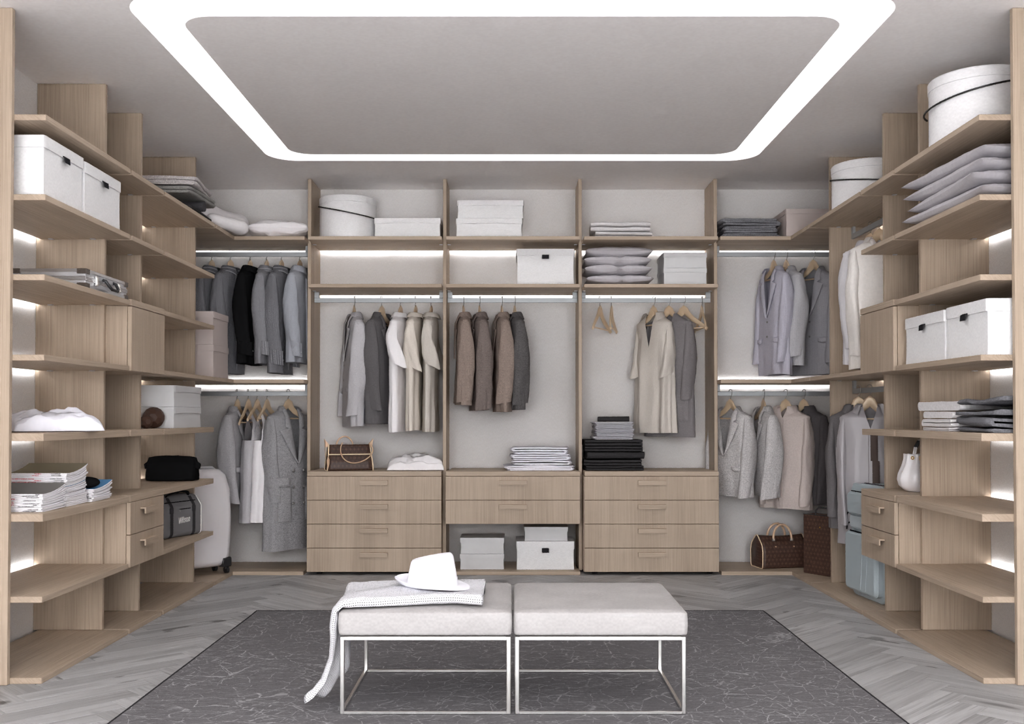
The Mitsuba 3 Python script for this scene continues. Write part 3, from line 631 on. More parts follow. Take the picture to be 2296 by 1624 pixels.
tank(576, 80, 'light_grey', 'light grey sleeveless tank top on the lower left corner rail', 21)
tank(598, 80, 'white', 'white sleeveless tank top on the lower left corner rail', 22)
def coat_extra(t, g, k, mat):
    for i in range(3):
        for x in (-.055, .055): t.part('button', moved(trimesh.creation.icosphere(2, .013), xf(g.pt(.47 + i * .12, x, True, .012)) @ np.diag([1, .5, 1, 1])), 'button_grey', smooth=True)
    for e in g.cuffs:
        c0 = e.mean(1, keepdims=True); e = c0 + (e - c0) * [[[1.07, 1.07, 1]]]
        t.part('cuff_strap', rings(e), mat, True, cuv(k, np.tile(np.arange(26) * .015, 3), np.repeat([0, .02, .04], 26)))
    for sd in (-1, 1):
        m, u = g.patch(sd * .085, sd * .19, .52, .58, .012, 7, 'flap'); t.part('pocket_flap', m, mat, True, cuv(k, u[:, 0], u[:, 1]))
garment('wool_coat', 'long grey tweed double-breasted coat on the lower left corner rail', (rx_(646, yr), yr, RL), 58, 'tweed', 'coat', 1.05, .63, seed=31, pocket=True, extra=coat_extra, sh=.205, bt=.10, hem=.235)
# left bay
yr = YR_
g1 = [(795, -70, 'light_grey', 'blazer', .84, .70, 'light grey wool jacket, leftmost in the left bay', 41, dict(vend=.36, pocket='flap', buttons=2)),
      (855, 70, 'charcoal', 'blazer', .82, .66, 'dark grey jacket with a sleeve hanging forward in the left bay', 42, dict(vend=.34)),
      (897, 80, 'white', 'tee', .88, .33, 'white short-sleeved shirt in the left bay', 43, {}),
      (931, 84, 'beige', 'tee', .87, .36, 'beige short-sleeved shirt between the white and the taupe shirts', 44, {}),
      (966, 87, 'taupe', 'tee', .88, .34, 'taupe short-sleeved shirt, rightmost in the left bay', 45, {})]
for u, rz, col, kd, L, Ls, lab, sd, kw in g1: garment('jacket' if kd == 'blazer' else 'short_sleeved_shirt', lab, (rx_(u, yr + .01), yr, RC), rz, col, kd, L, Ls, seed=sd, **kw)
# middle bay
for u, rz, col, L, Ls, lab, sd in ((1040, -84, 'brown', .68, .60, 'light brown tweed blazer, leftmost of four in the middle bay', 51), (1076, -80, 'brown2', .72, .66, 'dark brown tweed blazer, second of four in the middle bay', 52),
                                 (1126, -82, 'brown', .73, .61, 'light brown tweed blazer between two darker ones in the middle bay', 53), (1155, -78, 'dark_tweed', .715, .62, 'charcoal tweed blazer, rightmost of four in the middle bay', 54)):
    garment('tweed_blazer', lab, (rx_(u, yr + .01), yr, RC), rz, col, 'blazer', L, Ls, group='tweed blazers in the middle bay', seed=sd, vend=.34, ry=(.066, .060), fwd=-.005, bt=.058)
# right bay
hanger((rx_(1345, yr), yr, RC), 66, '', 'bare wooden hanger at the far left of the right bay rail')
hanger((rx_(1371, yr), yr, RC), 78, '', 'bare wooden hanger, second from the left on the right bay rail')
garment('dress', 'beige linen shirt dress with short sleeves in the right bay', (rx_(1467, yr), yr, RC), -52, 'dress', 'dress', .89, .40, seed=61, fold=.034, vend=.24, hem=.195, bt=.066, sh=.172)
garment('cardigan', 'long dark grey cardigan with a sagging pocket in the right bay', (rx_(1501, yr), yr, RC), -40, 'cardigan', 'cardigan', .917, .58, bt=.058, seed=62, pocket='sag', vend=.55, fold=.008)
hanger((rx_(1534, yr), yr, RC), -40, '', 'bare wooden hanger peeking out right of the dark cardigan')
hanger((rx_(1575, yr), yr, RC), -88, '', 'bare wooden hanger turned edge-on at the right end of the right bay rail')
# upper right corner
yr = 7.61
for u, rz, col, L, Ls, lab, sd in ((1735, -74, 'suit1', .80, .65, 'pale lilac grey suit jacket, leftmost in the upper right corner bay', 71), (1763, -74, 'suit2', .735, .61, 'light grey suit jacket, middle of three in the upper right corner', 72), (1823, -52, 'suit3', .80, .65, 'mid grey suit jacket turned towards the room, upper right corner bay', 73)):
    garment('suit_jacket', lab, (rx_(u, yr + .03), yr, RU), rz, col, 'blazer', L, Ls, group='suit jackets in the upper right corner bay', seed=sd, pocket='flap', buttons=2, vend=.38, bt=.058, ry=(.066, .058))
# lower right corner
for u, rz, col, kd, L, Ls, lab, sd, kw in ((1638, -54, 'linen', 'blazer', .655, .60, 'grey linen blazer, leftmost on the lower right corner rail', 81, dict(vend=.36, pocket='flap', gapw=.07)), (1713, -82, 'linen', 'blazer', .655, .61, 'grey linen blazer hung sideways, second on the lower right corner rail', 82, dict(vend=.34)),
                                    (1762, -42, 'pinkish', 'jacket', .75, .66, 'pinkish beige collared jacket on the lower right corner rail', 83, dict(fold=.018, bt=.066)), (1803, -50, 'dark_shirt', 'jacket', .72, .64, 'dark grey collared shirt behind the pinkish jacket', 84, dict(bt=.058))):
    garment('blazer' if kd == 'blazer' else 'collared_jacket', lab, (rx_(u, yr), yr, RL), rz, col, kd, L, Ls, seed=sd, **kw)
# right shelving: coats on the two rails that run along the side wall
def belt_extra(t, g, k, mat):
    kb = C['belt']
    for x, s0, s1, w in ((.045, .26, .50, .034), (.060, .48, .80, .036)):
        V = [[g.pt(s, x + dx + .03 * (s - s0), True, .014) for dx in (-w / 2, w / 2)] for s in np.linspace(s0, s1, 10)]; m = rings(np.array(V), closed=False)
        t.part('belt', m, 'cloth', True, cuv(kb, m.vertices[:, 0], m.vertices[:, 2]), label='dark grey tie belt')
garment('long_coat', 'ivory coat with a dark tie belt beside the right cupboard', (2.295, 6.34, RU), -4, 'ivory', 'coat', .815, .67, seed=91, extra=belt_extra, vend=.08, gapw=.05, sh=.182, hem=.185, bt=.075)
garment('long_coat', 'pale coat hanging just behind the ivory coat', (2.295, 6.50, RU), 6, 'sheer', 'jacket', .78, .62, seed=92, sh=.182, hem=.185, bt=.06)
def leather_extra(t, g, k, mat):
    for x, s0, s1 in ((.02, .17, .35), (.03, .35, .52)):
        m, u = g.patch(x - .022, x + .022, s0, s1, .014, 6); t.part('strap', m, 'strap_brown', True, cuv(k, u[:, 0], u[:, 1]), label='dark brown leather strap')
    for i in range(3): t.part('toggle', moved(cyl((0, 0, 0), (.05, -.012, .01), .012, 8, .005), xf(g.pt(.22 + .16 * i, .12, True, .012))), 'strap_brown', smooth=30)
garment('long_coat', 'pale grey leather coat with brown straps above the blue trolley case', (2.285, 6.50, RL), -16, 'light_grey', 'jacket', .875, .69, seed=93, mat='grey_leather', extra=leather_extra, vend=.14, gapw=.045, sh=.186, hem=.195, bt=.085, fwd=-.02)
garment('long_coat', 'dark grey coat hanging behind the pale grey leather coat', (2.275, 6.68, RL), -24, 'dark_coat', 'jacket', .80, .66, seed=94, sh=.186, hem=.195, bt=.07)
# ---------------------------------------------------------------- boxes
def lid_box(name, label, x0, x1, y0, y1, z0, z1, mat='white_card', lid=.045, tag=None, group=None, bow=.0, rz=0):
    """card box with a slightly larger lid; tag = side of the pull tab ('y' = towards the room, 'x+' / 'x-')"""
    cx, cy_, w, d, h = (x0 + x1) / 2, (y0 + y1) / 2, x1 - x0, y1 - y0, z1 - z0
    t = Thing(name, label, 'box', group, M=xf((cx, cy_, z0), rz))
    e = .004
    # body: walls bow in a little
    n = 9; V = []
    for z in np.linspace(0, h - .004, 8):
        k = 1 - .012 * math.sin(math.pi * min(1, z / h)); o = rrect((w - 2 * e) * k, (d - 2 * e) * k, .004, 2); p = np.array(o.exterior.coords)[:-1]; V.append(np.c_[p, p[:, :1] * 0 + z])
    t.part('body', rings(np.array(V), True, True), mat, smooth=35)
    o = rrect(w, d, .004, 2); p = resample(o.exterior.coords, 96); low = []
    for q in p:     # the lid's lower edge arches a little on every side
        u = abs(q[0]) / (w / 2) if abs(abs(q[1]) - d / 2) < .006 else abs(q[1]) / (d / 2); low.append(h - lid + bow * (1 - min(1, u) ** 2))
    low = np.array(low)
    V = np.array([np.c_[p * .985, low], np.c_[p, low], np.c_[p, p[:, :1] * 0 + h - .002], np.c_[p * .992, p[:, :1] * 0 + h]])
    t.part('lid', rings(V, False, True), mat, smooth=35)
    if tag:
        M = {'y': xf((0, -d / 2 - .001, h - lid + .002)), 'x+': xf((w / 2 + .001, 0, h - lid + .002), 90), 'x-': xf((-w / 2 - .001, 0, h - lid + .002), -90)}[tag]
        t.part('pull_tab', moved(prism([(0, .006), (0, -.001), (-.004, -.003), (-.010, -.026), (-.013, -.026), (-.011, .0)], .050, 'x'), M @ xf((-.025, 0, 0))), 'tag_black', label='black pull tab')
    return t
z7, z6, z5, z4, z3, z2, z1_, z0_ = [zt(k) + .0008 for k in (7, 6, 5, 4, 3, 2, 1, 0)]
zc_ = .7468
lid_box('flat_box', 'flat white lidded box beside the round hat box in the left bay', -1.018, -.526, 7.44, 7.78, z7, 2.60, lid=.042, bow=.008)
lid_box('flat_box', 'lower white flat box of the pair on the middle top shelf', -.418, .074, 7.44, 7.78, z7, 2.598, lid=.042, bow=.006)
lid_box('flat_box', 'upper white flat box of the pair on the middle top shelf', -.408, .084, 7.44, 7.77, 2.599, 2.732, lid=.042, bow=.004)
lid_box('storage_box', 'white box with a black tab on the second shelf of the middle bay', .028, .456, 7.44, 7.79, z6, 2.374, tag='y', lid=.052)
for i, (a, b) in enumerate(((z6, 2.231), (2.232, 2.345))): lid_box('flat_box', ('lower', 'upper')[i] + ' pale grey box beside the grey pillows in the right bay', 1.106, 1.43, 7.44, 7.78, a, b, 'grey_card', lid=.034, bow=.006)
for i, (a, b) in enumerate(((z0_, .140), (.141, .257))): lid_box('flat_box', ('lower', 'upper')[i] + ' pale grey box at the left under the middle drawers', -.386 + .003 * i, -.058 + .0 * i, 7.43, 7.70, a, b, 'grey_card', lid=.036, bow=.005)
lid_box('storage_box', 'white box with a black tab on the floor shelf under the middle drawers', .026, .454, 7.42, 7.74, z0_, .232, tag='y', lid=.056)
lid_box('flat_box', 'small white box on top of the tabbed box under the middle drawers', .085, .408, 7.44, 7.68, .2328, .335, 'grey_card', lid=.032, bow=.005)
lid_box('storage_box', 'nearer white tabbed box on the upper left shelf', -2.46, -2.055, 4.445, 4.857, z6, 2.383, tag='x+', lid=.055)
lid_box('storage_box', 'farther white tabbed box on the upper left shelf', -2.46, -2.055, 4.872, 5.325, z6, 2.373, tag='x+', lid=.055)
lid_box('storage_box', 'nearer white tabbed box on the right shelf beside the cupboard', 2.05, 2.46, 4.385, 4.805, z4, 1.656, tag='x-', lid=.055)
lid_box('storage_box', 'farther white tabbed box on the right shelf, touching the cupboard side', 2.05, 2.46, 4.82, 5.31, z4, 1.652, tag='x-', lid=.055)
for i, (a, b) in enumerate(((z3, 1.202), (1.203, 1.333))): lid_box('flat_box', ('lower', 'upper')[i] + ' pale grey box behind the brown wooden ball on the left shelving', -2.45, -2.045, 6.15, 6.69, a, b, 'grey_card', lid=.042, bow=.005)
for i, (a, b) in enumerate(((z4, 1.642), (1.643, 1.873))): lid_box('pinkish_box', ('lower', 'upper')[i] + ' pinkish grey box in the left corner below the striped shirts', -2.46, -2.07 + .003 * (1 - i), 7.03, 7.41, a, b, 'pink_card', lid=.045)
lid_box('pinkish_box', 'pinkish grey box on the right corner top shelf', 1.985, 2.45, 7.36, 7.74, z7, 2.652, 'pink_card', lid=.035)

def hat_box(label, x, y, z, r, h, rz, side=1):
    t = Thing('hat_box', label, 'hat box', M=xf((x, y, z), rz)); lh = .050
    t.part('drum', lathe([(0, 0), (r - .006, 0), (r - .004, .004), (r - .004, h - .01), (0, h - .01)], 72), 'white_card', smooth=35)
    t.part('lid', lathe([(r - .003, h - lh), (r, h - lh + .001), (r + .001, h - .006), (r - .004, h), (0, h + .002)], 72), 'white_card', smooth=35)
    a0, a1 = math.radians(-165), math.radians(8)
    a = np.linspace(a0, a1, 40); u = np.linspace(0, 1, 40); zc = h - lh - .010 - .115 * np.sin(u * math.pi) ** .8 * (1 if side > 0 else 1)
    uu = u if side > 0 else 1 - u
    zc = h - lh - .010 - (.098 if r < .22 else .085) * np.sin(uu * 1.75) ** 1.15
    R = r + .004 + .022 * np.clip((uu - .55) / .45, 0, 1) ** 1.5
    t.part('cord_handle', tube(np.c_[R * np.cos(a), R * np.sin(a), zc], .0045, 8), 'black_cord', smooth=True, label='black cord handle')
hat_box('round white hat box on the left bay top shelf', -1.233, 7.60, z7, .213, .318, -5, 1)
hat_box('big round white hat box on the nearest right top shelf', 2.262, 4.90, z7, .232, .325, -62, -1)
hat_box('round white hat box at the far end of the right top shelf', 2.262, 6.42, z7, .232, .282, -58, 1)

# ---------------------------------------------------------------- folded cloth
def fold_profile(w, n, pitch, t, jit=0.0, rng=None):
    """closed outline of a strip of cloth folded back and forth n times, w wide"""
    P = []
    for i in range(n):
        z = i * pitch; r = pitch / 2; dw = (rng.uniform(-jit, jit) if rng else 0)
        a, b = (-w / 2 + r, w / 2 - r + dw) if i % 2 == 0 else (w / 2 - r, -w / 2 + r + dw)
        P += [(a, z), ((a * .5 + b * .5), z + (rng.uniform(-1, 1) * pitch * .08 if rng else 0)), (b, z)]
        if i < n - 1:
            th = np.linspace(-math.pi / 2, math.pi / 2, 8)[1:-1]; sg = 1 if i % 2 == 0 else -1
            P += [(b + sg * r * math.cos(x), z + r + r * math.sin(x)) for x in th]
    g = LineString(P).buffer(t / 2, cap_style='round', quad_segs=3)
    return Polygon(g.exterior)
def cloth_extrude(poly, depth, rows=22, n=150, amp=.006, freq=6, seed=0, round_=.012, sag=0.0, along='y'):
    P = resample(poly.exterior.coords, n); P[:, 1] -= P[:, 1].min(); V = []
    for i, v in enumerate(np.linspace(0, 1, rows)):
        e = min(v, 1 - v) * depth; k = 1 - max(0, 1 - e / max(round_, 1e-6)) ** 2 * .06
        q = np.c_[P[:, 0] * k, np.full(n, (v - .5) * depth), P[:, 1]]
        nz = meshkit.fbm(np.c_[q[:, 0] * freq, q[:, 1] * freq * 1.3, q[:, 2] * freq * 1.6 + seed * 7.7], 3, seed) - .5; n2 = meshkit.fbm(np.c_[q[:, 0] * freq + 9, q[:, 1] * freq, q[:, 2] * freq * 2 + seed], 3, seed + 5) - .5
        q[:, 2] += nz * amp * 2.0 * np.minimum(1, q[:, 2] / .02); q[:, 1] += n2 * amp * 2.0; q[:, 0] += n2 * amp * 1.5
        V.append(q)
    V = np.array(V); m = rings(V)
    caps = trimesh.creation.triangulate_polygon(Polygon(P), engine='earcut')
    from scipy.spatial import cKDTree
    vi, fi = caps; f = cKDTree(P).query(vi)[1][fi]; nv = len(m.vertices)
    m = trimesh.Trimesh(np.vstack([m.vertices, m.vertices[:n], m.vertices[(rows - 1) * n:]]), np.vstack([m.faces, f[:, ::-1] + nv, f + nv + n]), process=False)
    per = np.r_[0, np.cumsum(np.linalg.norm(np.diff(P, axis=0), axis=1))]
    uv = np.stack([np.tile(np.linspace(-4, 4, n) * 0 + per[:n] % 4.5, rows), np.repeat(np.linspace(0, depth, rows), n)], -1)
    uv = np.vstack([uv, np.c_[P[:, 0] + 2.2, P[:, 1]], np.c_[P[:, 0] + 2.2, P[:, 1]]])
    m.vertices[:, 2] -= m.vertices[:, 2].min()
    if m.volume < 0: m.invert()
    return m, uv
def folded(name, label, loc, rz, w, d, h, n, col, cat='folded clothing', seed=1, amp=.005, group=None, lines='side', t=None, mat='cloth', freq=6):
    """a folded garment: the folded strip's layers show at its two ends ('side') or towards the room ('front')"""
    rng = random.Random(seed); p = h / n; poly = fold_profile(w if lines == 'front' else d, n, p, t or p * .86, .012, rng)
    m, uv = cloth_extrude(poly, d if lines == 'front' else w, seed=seed, amp=amp, n=130 if n > 2 else 96, freq=freq)
    m.vertices[:, 2] *= h / (m.vertices[:, 2].max())
    if lines != 'front': m.apply_transform(xf(rz=90))
    t_ = Thing(name, label, cat, group, M=xf(loc, rz)); k = C[col]
    t_.solo(m, mat, True if n > 0 else 45, cuv(k, np.clip(uv[:, 0] - 2.2, -4.5, 4.5), uv[:, 1])); return t_
def pillow(name, label, loc, rz, w, d, h, col, seed=0, category='pillow', group=None, wr=.012, sharp=.10, tilt=0, dent=0.0, flat=.5):
    n = 44; u, v = np.meshgrid(np.linspace(-1, 1, n), np.linspace(-1, 1, n), indexing='ij')
    prof = ((1 - u ** 2).clip(0) ** flat) * ((1 - v ** 2).clip(0) ** flat)
    x = w / 2 * u * (1 - sharp * (1 - v ** 2) * np.abs(u) ** 3 * .55); y = d / 2 * v * (1 - sharp * (1 - u ** 2) * np.abs(v) ** 3 * .9)
    def side(sg):
        hs = h * (.35 if wr >= .025 and sg < 0 else 1.0)
        q = np.stack([u * 2.2 + seed, v * 2.2, u * 0 + sg * 2], -1); nz = meshkit.fbm(q, 4, seed) - .5
        rid = 1 - 2 * np.abs(meshkit.fbm(np.stack([u * 1.6 + seed * 3, v * 2.6, u * 0 + sg], -1), 3, seed + 9) - .5)
        z = sg * hs / 2 * prof ** .9 + (nz * wr * 2 + (rid - .75) * wr * 1.6) * prof ** .5
        if dent: z = z - sg * dent * np.exp(-((u - .05) / .12) ** 2) * np.exp(-((v + 1) / .35) ** 2) * (1 - v ** 2) ** .25
        if wr >= .025 and sg < 0: z = -.006 * prof
        return z
    V1, V2 = np.stack([x, y, side(1)], -1), np.stack([x, y, side(-1)], -1)
    a, b = rings(V1, closed=False), rings(V2, closed=False)
    if a.face_normals[:, 2].mean() < 0: a.invert()
    if b.face_normals[:, 2].mean() > 0: b.invert()
    m = cat(a, b); uv = np.tile(np.c_[x.ravel(), y.ravel()], (2, 1)); m.vertices[:, 2] -= m.vertices[:, 2].min()
    t_ = Thing(name, label, category, group, M=xf(loc, rz, rx=tilt)); t_.solo(m, 'cloth', True, cuv(C[col], uv[:, 0], uv[:, 1])); return t_
for i in range(4): pillow('pillow', ('bottom', 'second lowest', 'second highest', 'top')[i] + ' grey pillow of the stack in the right bay', (.775 + (.012, 0, -.004, .006)[i], 7.60, z6 + .0665 * i - .001), 0,   .50, .40, .100 if i else .090, 'pillow_grey', seed=i + 1, dent=(.02, .03, .02, .006)[i], group='grey pillows in the right bay', wr=.006, flat=.42)
for i in range(4): pillow('pillow', ('bottom', 'second lowest', 'second highest', 'top')[i] + ' grey pillow of the stack on the right wall shelving', (2.262, 4.84, z6 + .059 * i - .001), 90 + (2, -3, 1, 3)[i], .84, .46, .092, 'pillow_grey', seed=i + 11, dent=(.01, .02, .0, .006)[i], group='grey pillows on the right wall shelving', wr=.007, flat=.42)
# right bay, top shelf: two white towels
folded('folded_towel', 'lower white folded towel on the right bay top shelf', (.815, 7.58, z7), 2, .42, .28, .056, 2, 'felt_light', seed=3, cat='towel', amp=.005)
folded('folded_towel', 'upper white folded towel on the right bay top shelf', (.80, 7.58, z7 + .057), -2, .44, .27, .070, 2, 'felt_light', seed=4, cat='towel', amp=.006)
# right corner top shelf: dark blankets
for i, (w, h, dx) in enumerate(((.43, .040, 0), (.40, .052, .01), (.42, .052, -.005))): folded('folded_blanket', ('bottom', 'middle', 'top')[i] + ' dark grey folded blanket on the right corner top shelf', (1.745 + dx, 7.58, z7 + (0, .041, .094)[i]), (2, -3, 4)[i], w, .32, h, 3, 'felt_dark', seed=20 + i, cat='blanket', amp=.010, lines=('front', 'front', 'front')[i], freq=4)
# chest tops
pillow('folded_shirt', 'crumpled white folded shirt on the left bay chest', (-.72, 7.60, zc_ - .002), 4, .42, .34, .19, 'white', seed=33, category='shirt', wr=.034, sharp=.02, flat=.30)
for i, (w, h, dx, rz) in enumerate(((.50, .040, -.005, 2), (.44, .034, .015, -3), (.43, .044, 0, 1), (.42, .050, .005, -2))): folded('folded_trousers', ('bottom', 'third highest', 'second highest', 'top')[i] + ' white folded trousers of the stack in the middle bay', (.205 + dx, 7.60, zc_ + (0, .041, .076, .121)[i]), rz, w, .32, h, (3, 2, 3, 3)[i], 'white_b', seed=40 + i, cat='trousers', amp=.007, group='white folded trousers in the middle bay', lines='front', freq=4, t=.0115)
for i, h in enumerate((.036, .044, .058, .038, .046)): folded('folded_sweater', 'black folded sweater in the right bay stack, ' + ('lowest', 'second from the bottom', 'thickest, in the middle', 'fourth from the bottom', 'topmost of the black ones')[i], (.743 + (.004, -.004, .010, 0, -.002)[i], 7.58, zc_ + (0, .037, .082, .141, .180)[i]), (1, -2, 2, -1, 1)[i], .42, .32, h, (2, 2, 1, 2, 2)[i], 'black2', seed=50 + i, cat='sweater', amp=.005, group='black folded sweaters in the right bay')
for i in range(4): folded('folded_knit', 'thin grey striped folded knit above the black sweaters, ' + ('lowest', 'second lowest', 'second highest', 'highest')[i], (.742, 7.57, zc_ + .2268 + .0325 * i), (0, 2, -1, 1)[i], .30, .28, .032, 4, 'stripe_grey', seed=60 + i, cat='knitwear', amp=.003, group='grey folded knits in the right bay', lines='front', t=.005)
def roll(name, label, loc, rz, L, r, col, cat='towel', seed=0, turns=3.2, t=None, flat=1.0):
    th = np.linspace(0, turns * 2 * math.pi, 110); R = r * (.12 + .88 * th / th[-1]) - r * .06; P = LineString(np.c_[R * np.cos(th), R * np.sin(th) * flat]).buffer((t or r * .80 / turns) / 2, quad_segs=2)
    m, uv = cloth_extrude(Polygon(P.exterior), L, n=220, rows=16, amp=.003, seed=seed); k = C[col]; t_ = Thing(name, label, cat, M=xf(loc, rz)); t_.solo(m, 'cloth', True, cuv(k, np.clip(uv[:, 0] - 2, -4, 4), uv[:, 1])); return t_
roll('rolled_scarf', 'small dark rolled cloth on top of the grey knits in the right bay', (.752, 7.56, zc_ + .358), 93, .235, .0185, 'black2', 'scarf', 71, 2.2)
# left shelving, top: knitwear pile and white rolls
folded('folded_sweater', 'black folded sweater at the bottom of the top left pile', (-2.23, 6.66, z7), 92, .46, .40, .036, 3, 'black2', seed=80, cat='sweater', amp=.006)
roll('rolled_towel', 'charcoal rolled towel in the top left pile', (-2.20, 6.66, z7 + .037), 84, .36, .036, 'dark', seed=81)
folded('folded_sweater', 'mid grey folded sweater in the top left pile', (-2.23, 6.66, z7 + .112), 88, .50, .42, .050, 2, 'sweater', seed=82, cat='sweater', amp=.012, freq=4)
folded('folded_sweater', 'pale grey chunky knit folded on top of the top left pile', (-2.23, 6.64, z7 + .163), 95, .50, .42, .058, 2, 'knit_grey', seed=83, cat='sweater', amp=.020, freq=4)
def bolster(label, p0, p1, r, seed):
    p0, p1 = np.array(p0), np.array(p1); s = np.linspace(0, 1, 26); rr = r * (1 - np.clip((np.abs(s - .5) - .36) / .14, 0, 1) ** 2 * .5) * (1 + .10 * np.sin(s * 7 + seed))
    m = tube(p0 + np.outer(s, p1 - p0), rr, 28); m.vertices += m.vertex_normals * ((meshkit.fbm(m.vertices * 9, 3, seed) - .5) * .02)[:, None]
    t_ = Thing('rolled_duvet', label, 'rolled bedding'); t_.solo(m, 'cloth', True, cuv(C['white'], m.vertices[:, 0], m.vertices[:, 1]))
bolster('large white rolled duvet lying in the top left corner', (-2.24, 7.02, z7 + .128), (-2.02, 7.62, z7 + .11), .085, 1)
bolster('smaller white rolled duvet in front of the large one, top left corner', (-2.10, 6.98, z7 + .052), (-1.93, 7.34, z7 + .052), .050, 2)
pillow('white_pillow', 'white lumpy pillow on the corner top shelf beside the left bay', (-1.735, 7.58, z7 - .002), 6, .44, .38, .135, 'white', seed=91, wr=.020, sharp=.04, flat=.36)
# left shelf: shirt
pillow('folded_shirt', 'off-white folded shirt on the middle left shelf', (-2.19, 4.83, z3 - .002), 38, .40, .33, .18, 'white_b', seed=95, category='shirt', wr=.036, sharp=-.02, flat=.33)
# right shelf: blankets
for i, (d, h) in enumerate(((.40, .020), (.38, .040), (.36, .036), (.46, .046))): folded('folded_blanket', ('bottom', 'third highest', 'second highest', 'top')[i] + ' white folded blanket of the stack on the right shelf', (2.27, 4.98, z3 + (0, .021, .062, .099)[i]), 2 * i - 3, .38, d, h, (3, 2, 1, 1)[i], 'felt_light', seed=100 + i, cat='blanket', group='white folded blankets on the right shelf', amp=.006)
for i, (w, h) in enumerate(((.42, .074), (.44, .086))): folded('folded_blanket', ('lower', 'upper')[i] + ' dark grey felt blanket in front of the white ones, right shelf', (2.275, 4.58, z3 + (0, .075)[i]), (-3, 5)[i], w, .36, h, (3, 2)[i], 'felt_dark', seed=110 + i, cat='blanket', amp=.018, lines='front', freq=4, t=.015)

# ---------------------------------------------------------------- magazines
MW, MD = .285, .225
TXT = {k: meshkit.text_mesh(k, .0040, .0004, bold=True) for k in ('EDIZIONE ITALIANA', 'CISCO SYSTEMS', 'JANUARY/FEBRUARY 2003', 'HOME, DESIGN & FURNITURE, TENDENZE', 'VOLUME 20')}
TXT['Inside'] = meshkit.text_mesh('Inside', .0045, .0004, bold=True)
TW = {k: m.bounds[1][0] for k, m in TXT.items()}
def mag(label, x1, y0, z, th, curl, rng, cover='page_white', dx=0.0, extra_top=0.0):
    """magazine, spine towards the room: x1 = right end, y0 = spine; its free pages rise by curl at the back"""
    t = Thing('magazine', label, 'magazine', 'magazines on the lower left shelf', M=xf((x1 + dx, y0, z), rng.uniform(-.8, .8)))
    y = np.linspace(0, MD, 9); c = curl * (y / MD) ** 2.2 - .10 * th * np.sin(np.minimum(1, y / .06) * math.pi)
    prof = np.r_[np.c_[y, c + .0004], np.c_[y, c + th * .96 - .0004][::-1]]
    t.part('pages', moved(prism(Polygon(prof), MW, 'x'), xf((-MW, 0, 0))), 'page_white')
    cv = np.r_[np.c_[y, c + th * .96], np.c_[y, c + th][::-1]]
    t.part('cover', moved(prism(Polygon(cv), MW, 'x'), xf((-MW, 0, 0))), cover)
    for nm, xx, ink in ((rng.choice(['EDIZIONE ITALIANA', 'CISCO SYSTEMS', 'JANUARY/FEBRUARY 2003', 'Inside']), -.012 - rng.random() * .02, 'black_ink'), (rng.choice(['HOME, DESIGN & FURNITURE, TENDENZE', 'VOLUME 20', 'HOME, DESIGN & FURNITURE, TENDENZE']), -.135 - rng.random() * .02, 'red_ink')):
        if rng.random() < .15: continue
        t.part('spine_lettering', moved(TXT[nm], xf((xx - TW[nm] * (1 if nm != 'VOLUME 20' else .2), -.0003, th * .5 - .002), rx=90)), ink)
ORD = 'first second third fourth fifth sixth seventh eighth ninth tenth eleventh twelfth thirteenth fourteenth fifteenth sixteenth seventeenth eighteenth nineteenth twentieth'.split()
def stack(n, x1, y0, z, top, where, seed, covers=(), jit=.006):
    rng = random.Random(seed); th = (top - z) / n
    o = lambda i: 'lowest' if i == 0 else 'topmost' if i == n - 1 else ORD[i] + ' from the bottom'
    for i in range(n): mag(f'magazine {o(i)} in the {where}', x1, y0 + rng.uniform(-jit, jit) * .5, z + i * th, th * .98, .003 + .036 * (i / n) ** 1.5, rng, dict(covers).get(i, 'page_white'), rng.uniform(-jit, jit))
stack(12, -2.052, 4.438, z2, .806, 'low stack nearest the end panel', 5, {11: 'cover_grey'})
stack(20, -2.062, 4.700, z2, .882, 'tall stack of the lower left shelf', 6, {19: 'cover_olive', 11: 'cover_blue', 7: 'black_cover'})
stack(9, -2.045, 4.962, z2, .790, 'low stack nearest the drawers', 7, {8: 'cover_blue'})
m = trimesh.creation.icosphere(4, 1.0); m.vertices *= np.array([.075, .048, .030]); m.vertices *= 1 + .20 * (meshkit.fbm(m.vertices * 12, 2, 4)[:, None] - .5)
m.vertices[:, 2] -= m.vertices[:, 2].min()
Thing('eyeglass_pouch', 'small black soft pouch on the magazines nearest the drawers', 'pouch', M=xf((-2.10, 4.995, .7905), 25)).solo(m, 'black_fabric', True)

# ---------------------------------------------------------------- briefcase
t = Thing('briefcase', 'silver aluminium briefcase with a black handle on the left shelf', 'briefcase', M=xf((-2.03, 4.826, z5)))
w, d, h = .355, .525, .092
t.part('shell', moved(cat(bx(-w + .004, -.004, .004, d - .004, .003, h - .003, .003)), xf()), 'alu_soft')
ribs = []
for z0, z1 in ((.0005, .016), (.036, .043), (.0435, .050), (.0505, .057), (h - .016, h)): ribs.append(cat(bx(-w, 0, 0, .008, z0, z1, .002), bx(-.008, 0, 0, d, z0, z1, .002), bx(-w, 0, d - .008, d, z0, z1, .002), bx(-w, -w + .008, 0, d, z0, z1, .002)))
for r_ in ribs: t.part('rib', r_, 'alu')
for x in (0, -w):
    for y in (0, d):
        for z in (0.0, h - .024):
            sx, sy = (-1 if x == 0 else 1), (1 if y == 0 else -1)
            t.part('corner_cap', cat(bx(x - sx * .0025, x + sx * .042, y - sy * .0025, y + sy * .006, z + (.0003 if z == 0 else 0), z + .024, .0008), bx(x - sx * .0025, x + sx * .006, y - sy * .0025, y + sy * .042, z + (.0003 if z == 0 else 0), z + .024, .0008), moved(cyl((0, 0, 0), (0, -sy * .002, 0), .004, 10), xf((x + sx * .025, y - sy * .0025, z + .012)))), 'dark_metal')
